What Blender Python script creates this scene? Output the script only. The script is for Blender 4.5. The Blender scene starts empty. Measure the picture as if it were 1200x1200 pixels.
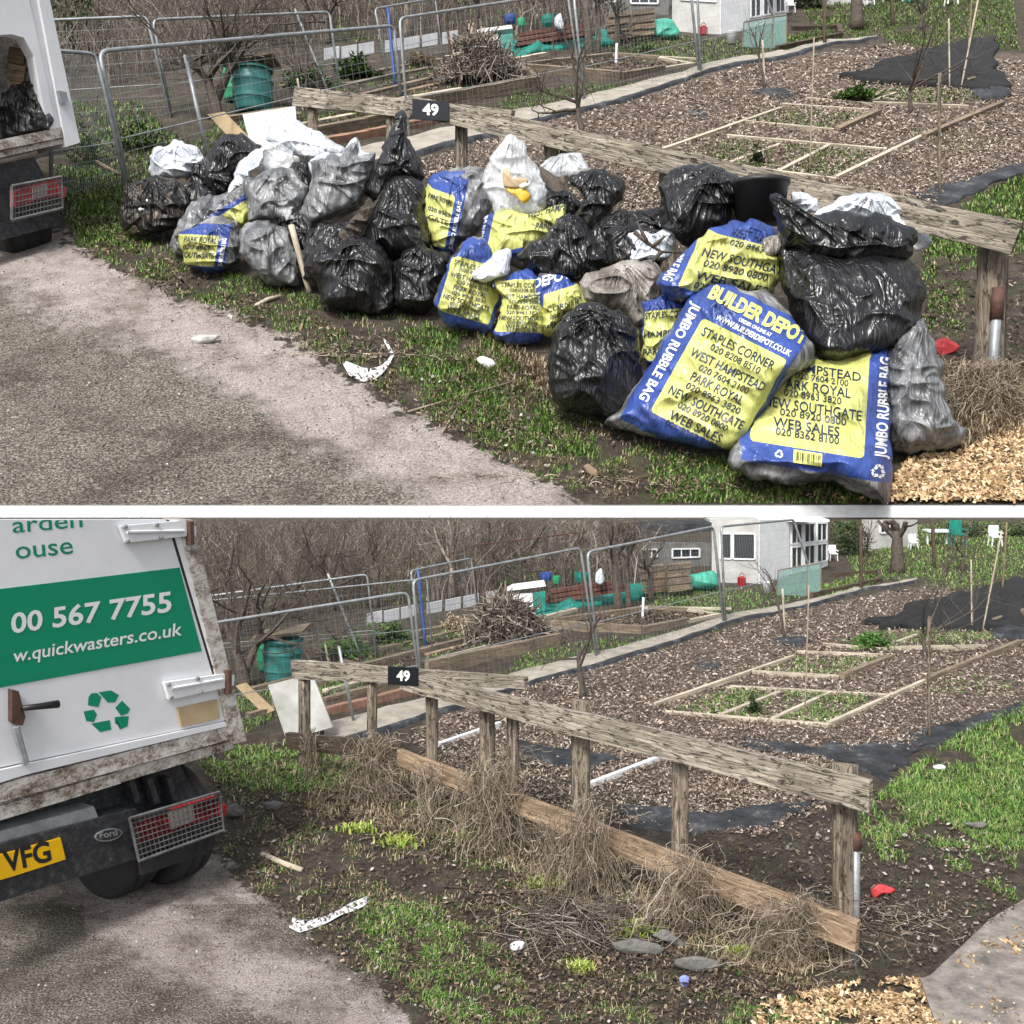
import bpy, bmesh, math, random
import numpy as np
from mathutils import Vector
from mathutils.bvhtree import BVHTree
random.seed(7); R = np.random.RandomState(11)
SC = bpy.context.scene; COL = SC.collection
F = 1200.0; H = 2.4; PITCH = math.atan(111/1200.0)
cp, sp = math.cos(PITCH), math.sin(PITCH)
CAM = np.array([0, 0, H]); FW = np.array([0, cp, -sp]); RT = np.array([1.0, 0, 0]); UP = np.array([0, sp, cp])
Z = np.array([0, 0, 1.0])

# ---------------------------------------------------------------- noise
def _h(i, j, k):
    n = (i*374761393 + j*668265263 + k*1442695041) & 0xffffffff
    n = ((n ^ (n >> 13))*1274126177) & 0xffffffff
    return ((n ^ (n >> 16)) & 0xffff)/65535.0
def vn(x, y, z=0.0):
    x = np.asarray(x, float); y = np.asarray(y, float); z = np.asarray(z, float) + 0*x
    i, j, k = (np.floor(a).astype(np.int64) for a in (x, y, z))
    u, v, w = x-i, y-j, z-k
    u, v, w = (a*a*(3-2*a) for a in (u, v, w))
    L = lambda a, b, t: a+(b-a)*t
    return L(L(L(_h(i,j,k),_h(i+1,j,k),u), L(_h(i,j+1,k),_h(i+1,j+1,k),u), v),
             L(L(_h(i,j,k+1),_h(i+1,j,k+1),u), L(_h(i,j+1,k+1),_h(i+1,j+1,k+1),u), v), w)
def fbm(x, y, z=0.0): return (vn(x,y,z)*4+vn(x*2.1,y*2.1,z+5)*2+vn(x*4.3,y*4.3,z+9))/7
def ridge(x, y, z=0.0): return 1-np.abs(2*vn(x, y, z)-1)
def sstep(a, b, x): t = np.clip((x-a)/(b-a), 0, 1); return t*t*(3-2*t)
def inpoly(x, y, P):
    x = np.asarray(x, float); y = np.asarray(y, float); ins = np.zeros(x.shape, bool); n = len(P)
    for a in range(n):
        x0, y0 = P[a]; x1, y1 = P[(a+1) % n]
        c = ((y0 > y) != (y1 > y))
        ins ^= c & (x < (x1-x0)*(y-y0)/((y1-y0) if y1 != y0 else 1e-9)+x0)
    return ins
def sdist(x, y, P):
    x = np.asarray(x, float); y = np.asarray(y, float); d = np.full(x.shape, 1e9); n = len(P)
    for a in range(n):
        x0, y0 = P[a]; x1, y1 = P[(a+1) % n]; ex, ey = x1-x0, y1-y0
        t = np.clip(((x-x0)*ex+(y-y0)*ey)/(ex*ex+ey*ey+1e-9), 0, 1)
        d = np.minimum(d, np.hypot(x-x0-t*ex, y-y0-t*ey))
    return np.where(inpoly(x, y, P), d, -d)

# ---------------------------------------------------------------- the two plots: level ground in front, hillside above the white divider
class Stage:
    def __init__(s, y0, A, scale, n, p0, tag, where):
        s.y0, s.A, s.s, s.n, s.p0, s.tag, s.where = y0, A, scale, n, p0, tag, where
        s.road = None
    def depth(s, ref): return s.A/(np.asarray(ref, float)-s.y0)
    def P(s, x, y, d):
        x, y, d = np.broadcast_arrays(np.asarray(x, float), np.asarray(y, float), np.asarray(d, float))
        return CAM + d[..., None]*(FW + ((x-600)/F)[..., None]*RT + ((600-y)/F)[..., None]*UP)
    def relief(s, Q):
        q = Q/s.s
        return s.s*(0.05*(fbm(q[..., 0]*2.2, q[..., 1]*2.2, 3)-.5)+0.02*(fbm(q[..., 0]*9, q[..., 1]*9, 8)-.5))
    def at(s, x, y, lift=0.0, rel=True):
        x, y = np.broadcast_arrays(np.asarray(x, float), np.asarray(y, float))
        D = FW + ((x-600)/F)[..., None]*RT + ((600-y)/F)[..., None]*UP
        t = np.dot(s.p0-CAM, s.n)/(D @ s.n)
        Q = CAM + t[..., None]*D
        if rel:
            k = 1-sstep(562, 588, y) if s.tag == 'upper' else sstep(612, 650, y)
            if s.road is not None: k = k*(1-sstep(-12, 8, sdist(x, y, s.road)))
            Q = Q + (s.relief(Q)*k)[..., None]*Z
        return Q + lift*s.s*s.n
    def mpp(s, ref): return s.depth(ref)/F
D0 = 24.6
A1 = H*cp*F*1.0/ (1.0)                                             # depth = A/(y-489) on level ground
LO = Stage(489.0, H*F/cp, 1.0, Z, np.zeros(3), 'lower', 'in the level plot')
slope = math.atan(765/1200.0)-PITCH
nU = np.array([0, -math.sin(slope), math.cos(slope)])
pU = CAM + D0*(FW + (8/F)*UP)
UPS = Stage(-165.0, D0*757, D0*757/(H*F/cp), nU, pU, 'upper', 'on the hillside')

# ---------------------------------------------------------------- materials
def hexlin(r, g, b): return tuple(((c/255.0)/12.92 if c/255.0 <= .04045 else ((c/255.0+.055)/1.055)**2.4) for c in (r, g, b))+(1,)
class NT:
    def __init__(s, name):
        s.m = bpy.data.materials.new(name); s.m.use_nodes = True; s.t = s.m.node_tree; s.N = s.t.nodes; s.N.clear()
        s.out = s.N.new('ShaderNodeOutputMaterial'); s.b = s.N.new('ShaderNodeBsdfPrincipled'); s.L(s.b.outputs[0], s.out.inputs[0])
    def L(s, a, b): s.t.links.new(a, b)
    def set(s, sock, v):
        if hasattr(v, 'links') or hasattr(v, 'is_linked'): s.L(v, sock)
        else: sock.default_value = v
    def coord(s, kind='Object', sc=(1,1,1), rot=(0,0,0)):
        c = s.N.new('ShaderNodeTexCoord'); m = s.N.new('ShaderNodeMapping'); s.L(c.outputs[kind], m.inputs[0])
        m.inputs['Scale'].default_value = sc; m.inputs['Rotation'].default_value = rot; return m.outputs[0]
    def noise(s, v, scale, det=4, rough=.55, dist=0, typ=None):
        n = s.N.new('ShaderNodeTexNoise')
        if typ: n.noise_type = typ; 
        if typ and hasattr(n, 'normalize'): n.normalize = True
        s.L(v, n.inputs['Vector']); n.inputs['Scale'].default_value = scale; n.inputs['Detail'].default_value = det
        n.inputs['Roughness'].default_value = rough; n.inputs['Distortion'].default_value = dist; return n.outputs[0]
    def ramp(s, f, stops):
        r = s.N.new('ShaderNodeValToRGB'); s.set(r.inputs[0], f); e = r.color_ramp.elements
        while len(e) < len(stops): e.new(.5)
        for k, (p, c) in enumerate(stops): e[k].position = p; e[k].color = c if len(c) == 4 else tuple(c)+(1,)
        return r.outputs[0]
    def mix(s, f, a, b, mode='MIX'):
        m = s.N.new('ShaderNodeMix'); m.data_type = 'RGBA'; m.blend_type = mode
        s.set(m.inputs[0], f); s.set(m.inputs[6], a); s.set(m.inputs[7], b); return m.outputs[2]
    def math(s, op, a, b=0.0, c=None):
        m = s.N.new('ShaderNodeMath'); m.operation = op; s.set(m.inputs[0], a); s.set(m.inputs[1], b)
        if c is not None: s.set(m.inputs[2], c)
        return m.outputs[0]
    def bump(s, h, st, dist):
        b = s.N.new('ShaderNodeBump'); s.L(h, b.inputs['Height']); b.inputs['Strength'].default_value = st; b.inputs['Distance'].default_value = dist
        s.L(b.outputs[0], s.b.inputs['Normal']); return b
    def base(s, c): s.set(s.b.inputs['Base Color'], c)
    def rough(s, c): s.set(s.b.inputs['Roughness'], c)

def mats(S):
    k = S.s; i = 1.0/k; M = {}; T = S.tag+' '
    v = lambda n, a=(1,1,1): n.coord('Object', (a[0]*i, a[1]*i, a[2]*i))
    # --- ground: soil, asphalt, bark mulch, concrete
    n = NT(T+'ground'); o = v(n)
    at = n.N.new('ShaderNodeAttribute'); at.attribute_name = 'w'; sx = n.N.new('ShaderNodeSeparateColor'); n.L(at.outputs['Color'], sx.inputs[0])
    soil = n.ramp(n.noise(o, 7, 8, .7), [(.3, (.021,.015,.011)), (.5, (.05,.037,.027)), (.72, (.13,.1,.073))])
    leaf = n.ramp(n.noise(o, 60, 3, .7), [(.56, (0,0,0)), (.66, (1,1,1))])
    soil = n.mix(n.math('MULTIPLY', leaf, .55), soil, (.19,.14,.09,1))
    moss = n.ramp(n.noise(o, 5, 6, .7), [(.5, (0,0,0)), (.68, (1,1,1))])
    soil = n.mix(n.math('MULTIPLY', moss, .55), soil, (.05,.072,.02,1))
    big = n.noise(o, 1.3, 6, .62)
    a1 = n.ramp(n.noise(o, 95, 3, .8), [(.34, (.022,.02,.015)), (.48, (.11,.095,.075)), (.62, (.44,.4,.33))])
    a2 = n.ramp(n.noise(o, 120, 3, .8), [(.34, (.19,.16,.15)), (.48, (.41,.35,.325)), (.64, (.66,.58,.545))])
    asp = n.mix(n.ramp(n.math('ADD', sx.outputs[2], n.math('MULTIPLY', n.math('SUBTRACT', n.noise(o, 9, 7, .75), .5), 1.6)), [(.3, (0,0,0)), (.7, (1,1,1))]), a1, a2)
    st = n.ramp(n.noise(o, 3.2, 7, .7), [(.38, (.3,.27,.22)), (.5, (.8,.79,.77)), (.6, (1,1,1))])
    asp = n.mix(.75, asp, st, 'MULTIPLY')
    ck = n.noise(n.coord('Object', (i, i, i)), 2.1, 7, .62, .4); ck = n.ramp(n.math('ABSOLUTE', n.math('SUBTRACT', ck, .5)), [(.0, (.3,.27,.24)), (.006, (1,1,1))]); asp = n.mix(.8, asp, ck, 'MULTIPLY')
    crk = n.ramp(n.noise(o, 260, 2, .6), [(.64, (0,0,0)), (.7, (1,1,1))])
    asp = n.mix(n.math('MULTIPLY', crk, .5), asp, (.5,.46,.4,1))
    mul = n.ramp(n.noise(o, 45, 5, .8), [(.36, (.02,.014,.01)), (.5, (.1,.072,.055)), (.66, (.34,.27,.22))])
    rag = n.noise(o, 14, 6, .7)
    def edge(w): return n.ramp(n.math('ADD', w, n.math('MULTIPLY', n.math('SUBTRACT', rag, .5), 2.2)), [(.44, (0,0,0)), (.56, (1,1,1))])
    c = n.mix(edge(sx.outputs[1]), soil, mul); c = n.mix(edge(sx.outputs[0]), c, asp)
    n.base(c); n.rough(.92)
    hh = n.math('ADD', n.noise(o, 22, 8, .75), n.math('MULTIPLY', n.noise(o, 110, 3, .7), .35)); n.bump(hh, .9, .035*k)
    M['ground'] = n.m
    # --- woods (UV: along the board in metres)
    def wood(name, dark, mid, light, kn=.5, bs=.6, gr=(3.0, 55.0)):
        n = NT(T+name); u = n.coord('UV', (gr[0], gr[1], 1)); u2 = n.coord('UV', (2.2, 9, 1)); o = v(n)
        g = n.noise(u, 1.0, 6, .65, 1.2); 
        c = n.ramp(g, [(.3, dark), (.5, mid), (.68, light)])
        bl = n.ramp(n.noise(n.coord('UV', (13, 55, 1)), 1.0, 5, .7, .8), [(.54, (0,0,0)), (.62, (1,1,1))])
        c = n.mix(n.math('MULTIPLY', bl, kn), c, tuple(x*.35 for x in dark)+(1,))
        lg = n.ramp(n.noise(o, 2.6, 4, .6), [(.35, (.62,.6,.56)), (.62, (1.08,1.05,1.0))]); c = n.mix(.8, c, lg, 'MULTIPLY')
        n.base(c); n.rough(.85); n.bump(n.math('SUBTRACT', g, n.math('MULTIPLY', bl, .5)), bs, .012*k); M[name] = n.m
    wood('weathered_wood', (.1,.085,.068), (.33,.29,.24), (.6,.54,.46), .95, 1.0, (3.4, 70.0))
    wood('post_wood', (.06,.046,.034), (.22,.18,.14), (.44,.38,.31), .7, 1.0, (2, 44))
    wood('brown_wood', (.12,.085,.055), (.3,.215,.145), (.48,.37,.26), .6, .5)
    wood('sleeper', (.1,.08,.058), (.24,.19,.14), (.38,.31,.23), .5, .5)
    wood('lath', (.34,.3,.24), (.52,.46,.37), (.7,.64,.54), .2, .3)
    wood('dark_wood', (.03,.02,.015), (.09,.065,.045), (.16,.12,.085), .5, .5)
    wood('plywood', (.38,.29,.17), (.55,.43,.27), (.66,.54,.36), .1, .2)
    def simple(name, c, r=.6, metal=0, var=.25, sc=6, bs=0, spec=None):
        n = NT(T+name); o = v(n); a = tuple(x*(1-var) for x in c[:3]); b = tuple(min(1, x*(1+var)) for x in c[:3])
        n.base(n.ramp(n.noise(o, sc, 6, .65), [(.32, a), (.68, b)])); n.rough(r); n.b.inputs['Metallic'].default_value = metal
        if bs: n.bump(n.noise(o, sc*4, 5, .6), bs, .01*k)
        M[name] = n.m; return n
    simple('grimy_steel', (.13,.13,.13), .6, .2, .4, 14); simple('galvanised', (.3,.32,.33), .45, .35, .3, 14)
    simple('concrete', (.31,.28,.235), .9, 0, .3, 7, .5)
    simple('paving', (.21,.185,.165), .95, 0, .55, 11, .6)
    simple('brick', (.28,.16,.11), .9, 0, .35, 12, .5)
    simple('teal', (.04,.2,.19), .4, 0, .15, 5)
    simple('green_plastic', (.03,.3,.14), .4, 0, .15, 5)
    simple('tarp_teal', (.01,.2,.16), .5, 0, .35, 8, .8)
    simple('tarp_green', (.05,.33,.24), .5, 0, .3, 8, .8)
    simple('white', (.76,.77,.79), .5, 0, .12, 5)
    simple('white_cloth', (.7,.7,.71), .7, 0, .2, 22, .7)
    simple('black', (.014,.014,.015), .5, 0, .3, 8)
    simple('black_rubber', (.02,.02,.021), .75, 0, .3, 18, .5)
    simple('grey_paint', (.42,.42,.4), .7, 0, .2, 4, .2)
    simple('dark_glass', (.03,.035,.04), .12, 0, .2, 3)
    simple('red', (.3,.015,.02), .3, 0, .2, 9)
    simple('red_litter', (.6,.05,.055), .5, 0, .2, 9)
    simple('lamp_clear', (.26,.22,.21), .2, 0, .2, 9)
    simple('blue', (.03,.075,.28), .5, 0, .2, 9)
    simple('blue_litter', (.22,.26,.6), .5, 0, .2, 30)
    simple('yellow', (.72,.42,.03), .45, 0, .12, 9)
    simple('plate_yellow', (.78,.44,.0), .4, 0, .08, 9)
    simple('ink_black', (.01,.012,.016), .4, 0, .1, 9)
    simple('ink_navy', (.016,.024,.06), .4, 0, .1, 9); simple('ink_white', (.78,.79,.78), .4, 0, .04, 9)
    simple('ink_yellow', (.7,.72,.2), .4, 0, .04, 9)
    simple('ink_green', (.0,.24,.13), .35, 0, .06, 3)
    simple('rust', (.085,.04,.028), .8, 0, .4, 20, .4)
    simple('dirty_white', (.5,.5,.47), .7, 0, .3, 5); simple('matt_black', (.012,.012,.013), .95, 0, .4, 8); simple('dull_grey', (.15,.145,.14), .9, 0, .3, 8)
    simple('bark', (.085,.068,.055), .9, 0, .5, 25, .8)
    simple('stone', (.14,.135,.125), .9, 0, .3, 12, .5)
    simple('red_brown', (.12,.05,.035), .8, 0, .35, 12)
    # dirty van paint
    n = NT(T+'van_white'); o = v(n); c = n.ramp(n.noise(o, 2.5, 6, .6), [(.3, (.68,.69,.72)), (.65, (.79,.8,.83))])
    ds = n.ramp(n.noise(v(n, (2, 2, 1)), 9, 8, .75), [(.6, (0,0,0)), (.75, (1,1,1))]); c = n.mix(n.math('MULTIPLY', ds, .22), c, (.25,.2,.15,1))
    n.base(c); n.rough(.38); M['van_white'] = n.m
    n = NT(T+'van_dirty'); o = v(n)
    c = n.ramp(n.math('ADD', n.math('MULTIPLY', n.noise(v(n, (1, 1, 1.6)), 7, 9, .85), .75), n.math('MULTIPLY', n.noise(v(n), 70, 4, .8), .25)), [(.4, (.05,.035,.025)), (.46, (.25,.2,.16)), (.53, (.56,.53,.49)), (.62, (.72,.71,.69))]); n.base(c); n.rough(.6); M['van_dirty'] = n.m
    n = NT(T+'bumper_black'); o = v(n); c = n.ramp(n.noise(o, 30, 8, .8), [(.45, (.012,.015,.02)), (.6, (.05,.05,.052)), (.74, (.25,.23,.21))]); n.base(c); n.rough(.55); M['bumper'] = n.m
    # --- bags
    def film(n, h1=.9, d=.012, stretch=(1, 1, .55)):
        def crease(sc, rot, asp, w):
            f = n.noise(n.coord('Object', (i*asp, i, i*.5), rot), sc, 2, .5, 1.3); d_ = n.math('ABSOLUTE', n.math('SUBTRACT', f, .5))
            return n.math('MULTIPLY', n.math('POWER', n.math('SUBTRACT', 1.0, n.math('MINIMUM', n.math('MULTIPLY', d_, 6.0), 1.0)), 1.6), w)
        s_ = n.math('ADD', crease(4.5, (.3, .6, .2), 1.5, 1.0), n.math('ADD', crease(7, (.2, -.7, .9), 1.9, .55), crease(15, (.9, .3, -.5), 1.7, .16)))
        s_ = n.math('ADD', s_, n.math('MULTIPLY', n.noise(v(n), 5, 3, .5), 1.6)); n.bump(s_, h1, d*k)
    n = NT(T+'black_film'); film(n, .5, .02); n.base(n.ramp(n.noise(v(n), 9, 5, .6), [(.35, (.006,.006,.007)), (.75, (.018,.018,.02))])); n.rough(.3); M['black_film'] = n.m
    n.b.inputs['Specular IOR Level'].default_value = .6
    n = NT(T+'grey_film'); film(n, .5, .018); o = v(n, (1, 1, .5))
    n.base(n.ramp(n.noise(o, 9, 7, .7, .6), [(.36, (.05,.052,.056)), (.5, (.155,.16,.168)), (.66, (.38,.39,.4))])); n.rough(.3); M['grey_film'] = n.m  # pale stops paint sheen into the film colour, dark stops its contents
    n = NT(T+'brown_film'); film(n, .5, .018); o = v(n, (1, 1, .5))
    n.base(n.ramp(n.noise(o, 8, 7, .7, .6), [(.36, (.1,.09,.075)), (.5, (.22,.2,.175)), (.66, (.42,.4,.37))])); n.rough(.35); M['brown_film'] = n.m
    n = NT(T+'dirty_black_film'); film(n, .7, .02); o = v(n)
    n.base(n.ramp(n.noise(o, 13, 8, .75), [(.45, (.01,.01,.01)), (.58, (.03,.024,.02)), (.68, (.25,.17,.1)), (.75, (.5,.46,.42))])); n.rough(.4); M['dirty_black'] = n.m
    n = NT(T+'white_film'); film(n, .45, .016); o = v(n)
    n.base(n.ramp(n.noise(o, 6, 6, .6), [(.32, (.33,.37,.42)), (.5, (.58,.62,.68)), (.64, (.74,.76,.8))])); n.rough(.35); M['white_film'] = n.m
    n = NT(T+'clear_film'); film(n, .5, .016)
    n.base((.78,.82,.86,1)); n.rough(.2); n.b.inputs['Alpha'].default_value = 1
    a = n.ramp(n.noise(v(n), 9, 5, .6), [(.35, (.3,.3,.3)), (.7, (.75,.75,.75))]); n.L(a, n.b.inputs['Alpha']); M['clear_film'] = n.m
    n = NT(T+'printed_film'); film(n, .4, .014)
    at = n.N.new('ShaderNodeUVMap'); at.uv_map = 'print'; s2 = n.N.new('ShaderNodeSeparateXYZ'); n.L(at.outputs[0], s2.inputs[0]); X, Y = s2.outputs[0], s2.outputs[1]
    def rect(x0, x1, y0, y1, r):
        cx, cy, hx, hy = (x0+x1)/2, (y0+y1)/2, (x1-x0)/2-r, (y1-y0)/2-r
        ax = n.math('MAXIMUM', n.math('SUBTRACT', n.math('ABSOLUTE', n.math('SUBTRACT', X, cx)), hx), 0.0)
        ay = n.math('MAXIMUM', n.math('SUBTRACT', n.math('ABSOLUTE', n.math('SUBTRACT', Y, cy)), hy), 0.0)
        d = n.math('SQRT', n.math('ADD', n.math('MULTIPLY', ax, ax), n.math('MULTIPLY', ay, ay)))
        return n.math('LESS_THAN', d, r)
    o = v(n, (1, 1, .5)); gr = n.ramp(n.noise(o, 9, 7, .7, .6), [(.36, (.06,.06,.065)), (.5, (.17,.172,.18)), (.66, (.42,.425,.43))])
    # print variation: dirt smears
    dirt = n.ramp(n.noise(v(n), 5, 6, .65), [(.34, (.55,.52,.47)), (.52, (1,1,1))])
    c = n.mix(rect(0, 1, 0, 1, .01), gr, (.04,.08,.31,1)); c = n.mix(rect(.19, .95, .12, .76, .03), c, (.58,.6,.19,1))
    c = n.mix(.8, c, dirt, 'MULTIPLY'); n.base(c); n.rough(.33); M['printed_film'] = n.m
    n = NT(T+'weed_fabric'); o = v(n); n.base(n.ramp(n.noise(o, 5, 7, .7), [(.4, (.013,.014,.017)), (.56, (.038,.041,.048)), (.7, (.15,.148,.145))])); n.rough(.6); n.bump(n.noise(o, 12, 6, .6), .9, .03*k); M['weed_fabric'] = n.m
    n = NT(T+'netting'); n.base((.2,.36,.33,1)); n.rough(.7); n.b.inputs['Alpha'].default_value = .45; M['netting'] = n.m
    # --- island-random vegetation and chips
    def isl(name, stops, r=.7, transl=0.0):
        n = NT(T+name); g = n.N.new('ShaderNodeNewGeometry'); n.base(n.ramp(g.outputs['Random Per Island'], stops)); n.rough(r); M[name] = n.m
    isl('grass', [(0, (.04,.08,.014)), (.4, (.09,.2,.03)), (.75, (.17,.31,.05)), (.9, (.3,.33,.12)), (1, (.45,.38,.22))])
    isl('lush', [(0, (.03,.09,.012)), (.6, (.07,.17,.025)), (1, (.13,.25,.045))])
    isl('dry_grass', [(0, (.16,.115,.065)), (.5, (.3,.235,.145)), (1, (.48,.4,.27))])
    isl('weed', [(0, (.16,.25,.03)), (.5, (.3,.38,.06)), (1, (.5,.5,.15))])
    isl('chips', [(0, (.025,.017,.013)), (.3, (.12,.085,.066)), (.68, (.28,.215,.165)), (.9, (.48,.4,.33)), (1, (.6,.52,.45))], .85)
    isl('fresh_chips', [(0, (.07,.04,.02)), (.4, (.33,.21,.1)), (.75, (.56,.4,.22)), (1, (.76,.62,.42))], .85)
    isl('litter_bits', [(0, (.018,.013,.009)), (.55, (.07,.046,.03)), (.88, (.18,.125,.085)), (1, (.36,.29,.21))], .85)
    isl('stones', [(0, (.08,.075,.065)), (.6, (.25,.235,.21)), (1, (.5,.48,.44))], .85)
    isl('twigs', [(0, (.05,.04,.033)), (.5, (.14,.11,.09)), (.85, (.28,.23,.19)), (1, (.45,.39,.33))], .85)
    isl('straw', [(0, (.07,.05,.035)), (.4, (.22,.17,.125)), (.8, (.4,.33,.25)), (1, (.6,.53,.42))], .8)
    isl('leaves', [(0, (.03,.06,.015)), (.5, (.06,.12,.025)), (1, (.12,.19,.05))])
    isl('evergreen', [(0, (.012,.025,.008)), (.5, (.03,.055,.016)), (1, (.07,.1,.03))])
    return M

# ---------------------------------------------------------------- mesh builder
class MB:
    def __init__(s): s.v = []; s.f = []; s.uv = []; s.m = []
    def add(s, verts, faces, uvs=None, m=0):
        b = len(s.v); s.v += [tuple(p) for p in verts]
        for k, f in enumerate(faces):
            s.f.append(tuple(b+i for i in f)); s.m.append(m)
            s.uv.append(uvs[k] if uvs else [(0, 0)]*len(f))
    def beam(s, p0, p1, a, b, m=0, k=1.0, jit=0.0):
        """box from p0 to p1 with half-extent vectors a, b"""
        p0, p1, a, b = (np.asarray(q, float) for q in (p0, p1, a, b)); L = np.linalg.norm(p1-p0)/k
        la, lb = 2*np.linalg.norm(a)/k, 2*np.linalg.norm(b)/k
        n = max(1, min(14, int(L/.12))) if jit else 1
        vs = []; u0 = random.random()*20
        for i in range(n+1):
            c = p0+(p1-p0)*i/n
            j = (lambda: 1+random.uniform(-jit, jit))
            for (x, y) in ((-1,-1),(1,-1),(1,1),(-1,1)): vs.append(c+a*x*j()+b*y*j())
        fs = []; us = []
        off = [0, la, la+lb, 2*la+lb, 2*la+2*lb]
        for i in range(n):
            for e in range(4):
                q = i*4; e2 = (e+1) % 4; x0, x1 = u0+L*i/n, u0+L*(i+1)/n
                fs.append((q+e, q+e2, q+4+e2, q+4+e)); us.append([(x0, off[e]), (x0, off[e+1]), (x1, off[e+1]), (x1, off[e])])
        q = n*4
        fs.append((3, 2, 1, 0)); us.append([(u0, 0), (u0+.02, 0), (u0+.02, lb), (u0, lb)])
        fs.append((q, q+1, q+2, q+3)); us.append([(u0, 0), (u0+.02, 0), (u0+.02, lb), (u0, lb)])
        s.add(vs, fs, us, m); return s
    def prism(s, poly, off, m=0):
        """closed extrusion of a polygon (list of 3d points) by vector off"""
        n = len(poly); A = [np.asarray(p, float) for p in poly]; B = [p+off for p in A]
        fs = [tuple(range(n)), tuple(range(2*n-1, n-1, -1))]+[(i, (i+1) % n, n+(i+1) % n, n+i) for i in range(n)]
        uv = [[(0, 0)]*len(f) for f in fs]; s.add(A+B, fs, uv, m); return s
    def tube(s, pts, rad, n=6, m=0, k=1.0):
        pts = [np.asarray(p, float) for p in pts]; K = len(pts)
        if not hasattr(rad, '__len__'): rad = [rad]*K
        vs = []; ref = None; L = 0; Ls = []
        for i, p in enumerate(pts):
            t = pts[min(i+1, K-1)]-pts[max(i-1, 0)]; t = t/(np.linalg.norm(t)+1e-12)
            if ref is None: ref = np.cross(t, [.31, .87, .38]);
            ref = ref-t*np.dot(ref, t); ref /= (np.linalg.norm(ref)+1e-12); o = np.cross(t, ref)
            if i: L += np.linalg.norm(p-pts[i-1])/k
            Ls.append(L)
            for j in range(n):
                a = 2*math.pi*j/n; vs.append(p+rad[i]*(math.cos(a)*ref+math.sin(a)*o))
        fs = []; us = []; c = 2*math.pi*rad[0]/k
        for i in range(K-1):
            for j in range(n):
                j2 = (j+1) % n; fs.append((i*n+j, i*n+j2, (i+1)*n+j2, (i+1)*n+j))
                us.append([(Ls[i], c*j/n), (Ls[i], c*(j+1)/n), (Ls[i+1], c*(j+1)/n), (Ls[i+1], c*j/n)])
        fs.append(tuple(range(n-1, -1, -1))); us.append([(0, 0)]*n); fs.append(tuple((K-1)*n+j for j in range(n))); us.append([(0, 0)]*n)
        s.add(vs, fs, us, m); return s
    def lathe(s, base, axis, prof, n=24, m=0):
        """prof: list of (height, radius); base point and axis vector (unit)"""
        ax = np.asarray(axis, float); ax /= np.linalg.norm(ax); r = np.cross(ax, [0, 1, .2]); r /= np.linalg.norm(r); o = np.cross(ax, r); vs = []
        for (h, q) in prof:
            for j in range(n):
                a = 2*math.pi*j/n; vs.append(np.asarray(base)+ax*h+q*(math.cos(a)*r+math.sin(a)*o))
        fs = [(i*n+j, i*n+(j+1) % n, (i+1)*n+(j+1) % n, (i+1)*n+j) for i in range(len(prof)-1) for j in range(n)]
        fs += [tuple(range(n-1, -1, -1)), tuple((len(prof)-1)*n+j for j in range(n))]
        s.add(vs, fs, None, m); return s
    def grid(s, G, m=0, k=1.0):
        a, b = G.shape[:2]; b0 = len(s.v); s.v += [tuple(p) for p in G.reshape(-1, 3)]
        for i in range(a-1):
            for j in range(b-1):
                s.f.append((b0+i*b+j, b0+i*b+j+1, b0+(i+1)*b+j+1, b0+(i+1)*b+j)); s.m.append(m); s.uv.append([(i*.1, j*.1)]*4)
        return s
    def build(s, name, ms, parent=None, smooth=False, **tg):
        me = bpy.data.meshes.new(name); me.from_pydata([tuple(map(float, p)) for p in s.v], [], s.f)
        for mt in (ms if isinstance(ms, (list, tuple)) else [ms]): me.materials.append(mt)
        me.polygons.foreach_set('material_index', s.m)
        u = me.uv_layers.new(name='UVMap'); u.data.foreach_set('uv', np.array([c for f in s.uv for p in f for c in p], dtype=np.float32))
        if smooth: me.polygons.foreach_set('use_smooth', [True]*len(s.f))
        return link(name, me, parent, **tg)
def link(name, me, parent=None, label=None, cat=None, group=None, kind=None):
    o = bpy.data.objects.new(name, me); COL.objects.link(o)
    if parent is not None: o.parent = parent; o.matrix_parent_inverse = parent.matrix_world.inverted()
    tag(o, label, cat, group, kind); return o
def tag(o, label=None, cat=None, group=None, kind=None):
    if label: o['label'] = label
    if cat: o['category'] = cat
    if group: o['group'] = group
    if kind: o['kind'] = kind
def thing(name, loc, label, cat, group=None):
    o = bpy.data.objects.new(name, None); o.location = tuple(map(float, loc)); o.empty_display_size = .1; COL.objects.link(o)
    from mathutils import Matrix
    o.matrix_world = Matrix.Translation(o.location); tag(o, label, cat, group); return o

def arrmesh(name, V, Fc, mat, parent=None, smooth=False, **tg):
    """V (N,3), Fc list of index arrays (each (n,k))"""
    me = bpy.data.meshes.new(name); me.vertices.add(len(V)); me.vertices.foreach_set('co', np.asarray(V, np.float32).ravel())
    lt = sum(f.size for f in Fc); me.loops.add(lt); me.loops.foreach_set('vertex_index', np.concatenate([f.ravel() for f in Fc]).astype(np.int32))
    cnt = np.concatenate([np.full(len(f), f.shape[1]) for f in Fc]); st = np.concatenate([[0], np.cumsum(cnt)[:-1]])
    me.polygons.add(len(cnt)); me.polygons.foreach_set('loop_start', st.astype(np.int32)); me.polygons.foreach_set('loop_total', cnt.astype(np.int32))
    if smooth: me.polygons.foreach_set('use_smooth', np.ones(len(cnt), bool))
    me.materials.append(mat); me.update(calc_edges=True); me.validate(); return link(name, me, parent, **tg)
def unit(v): return v/(np.linalg.norm(v, axis=-1, keepdims=True)+1e-12)
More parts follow.
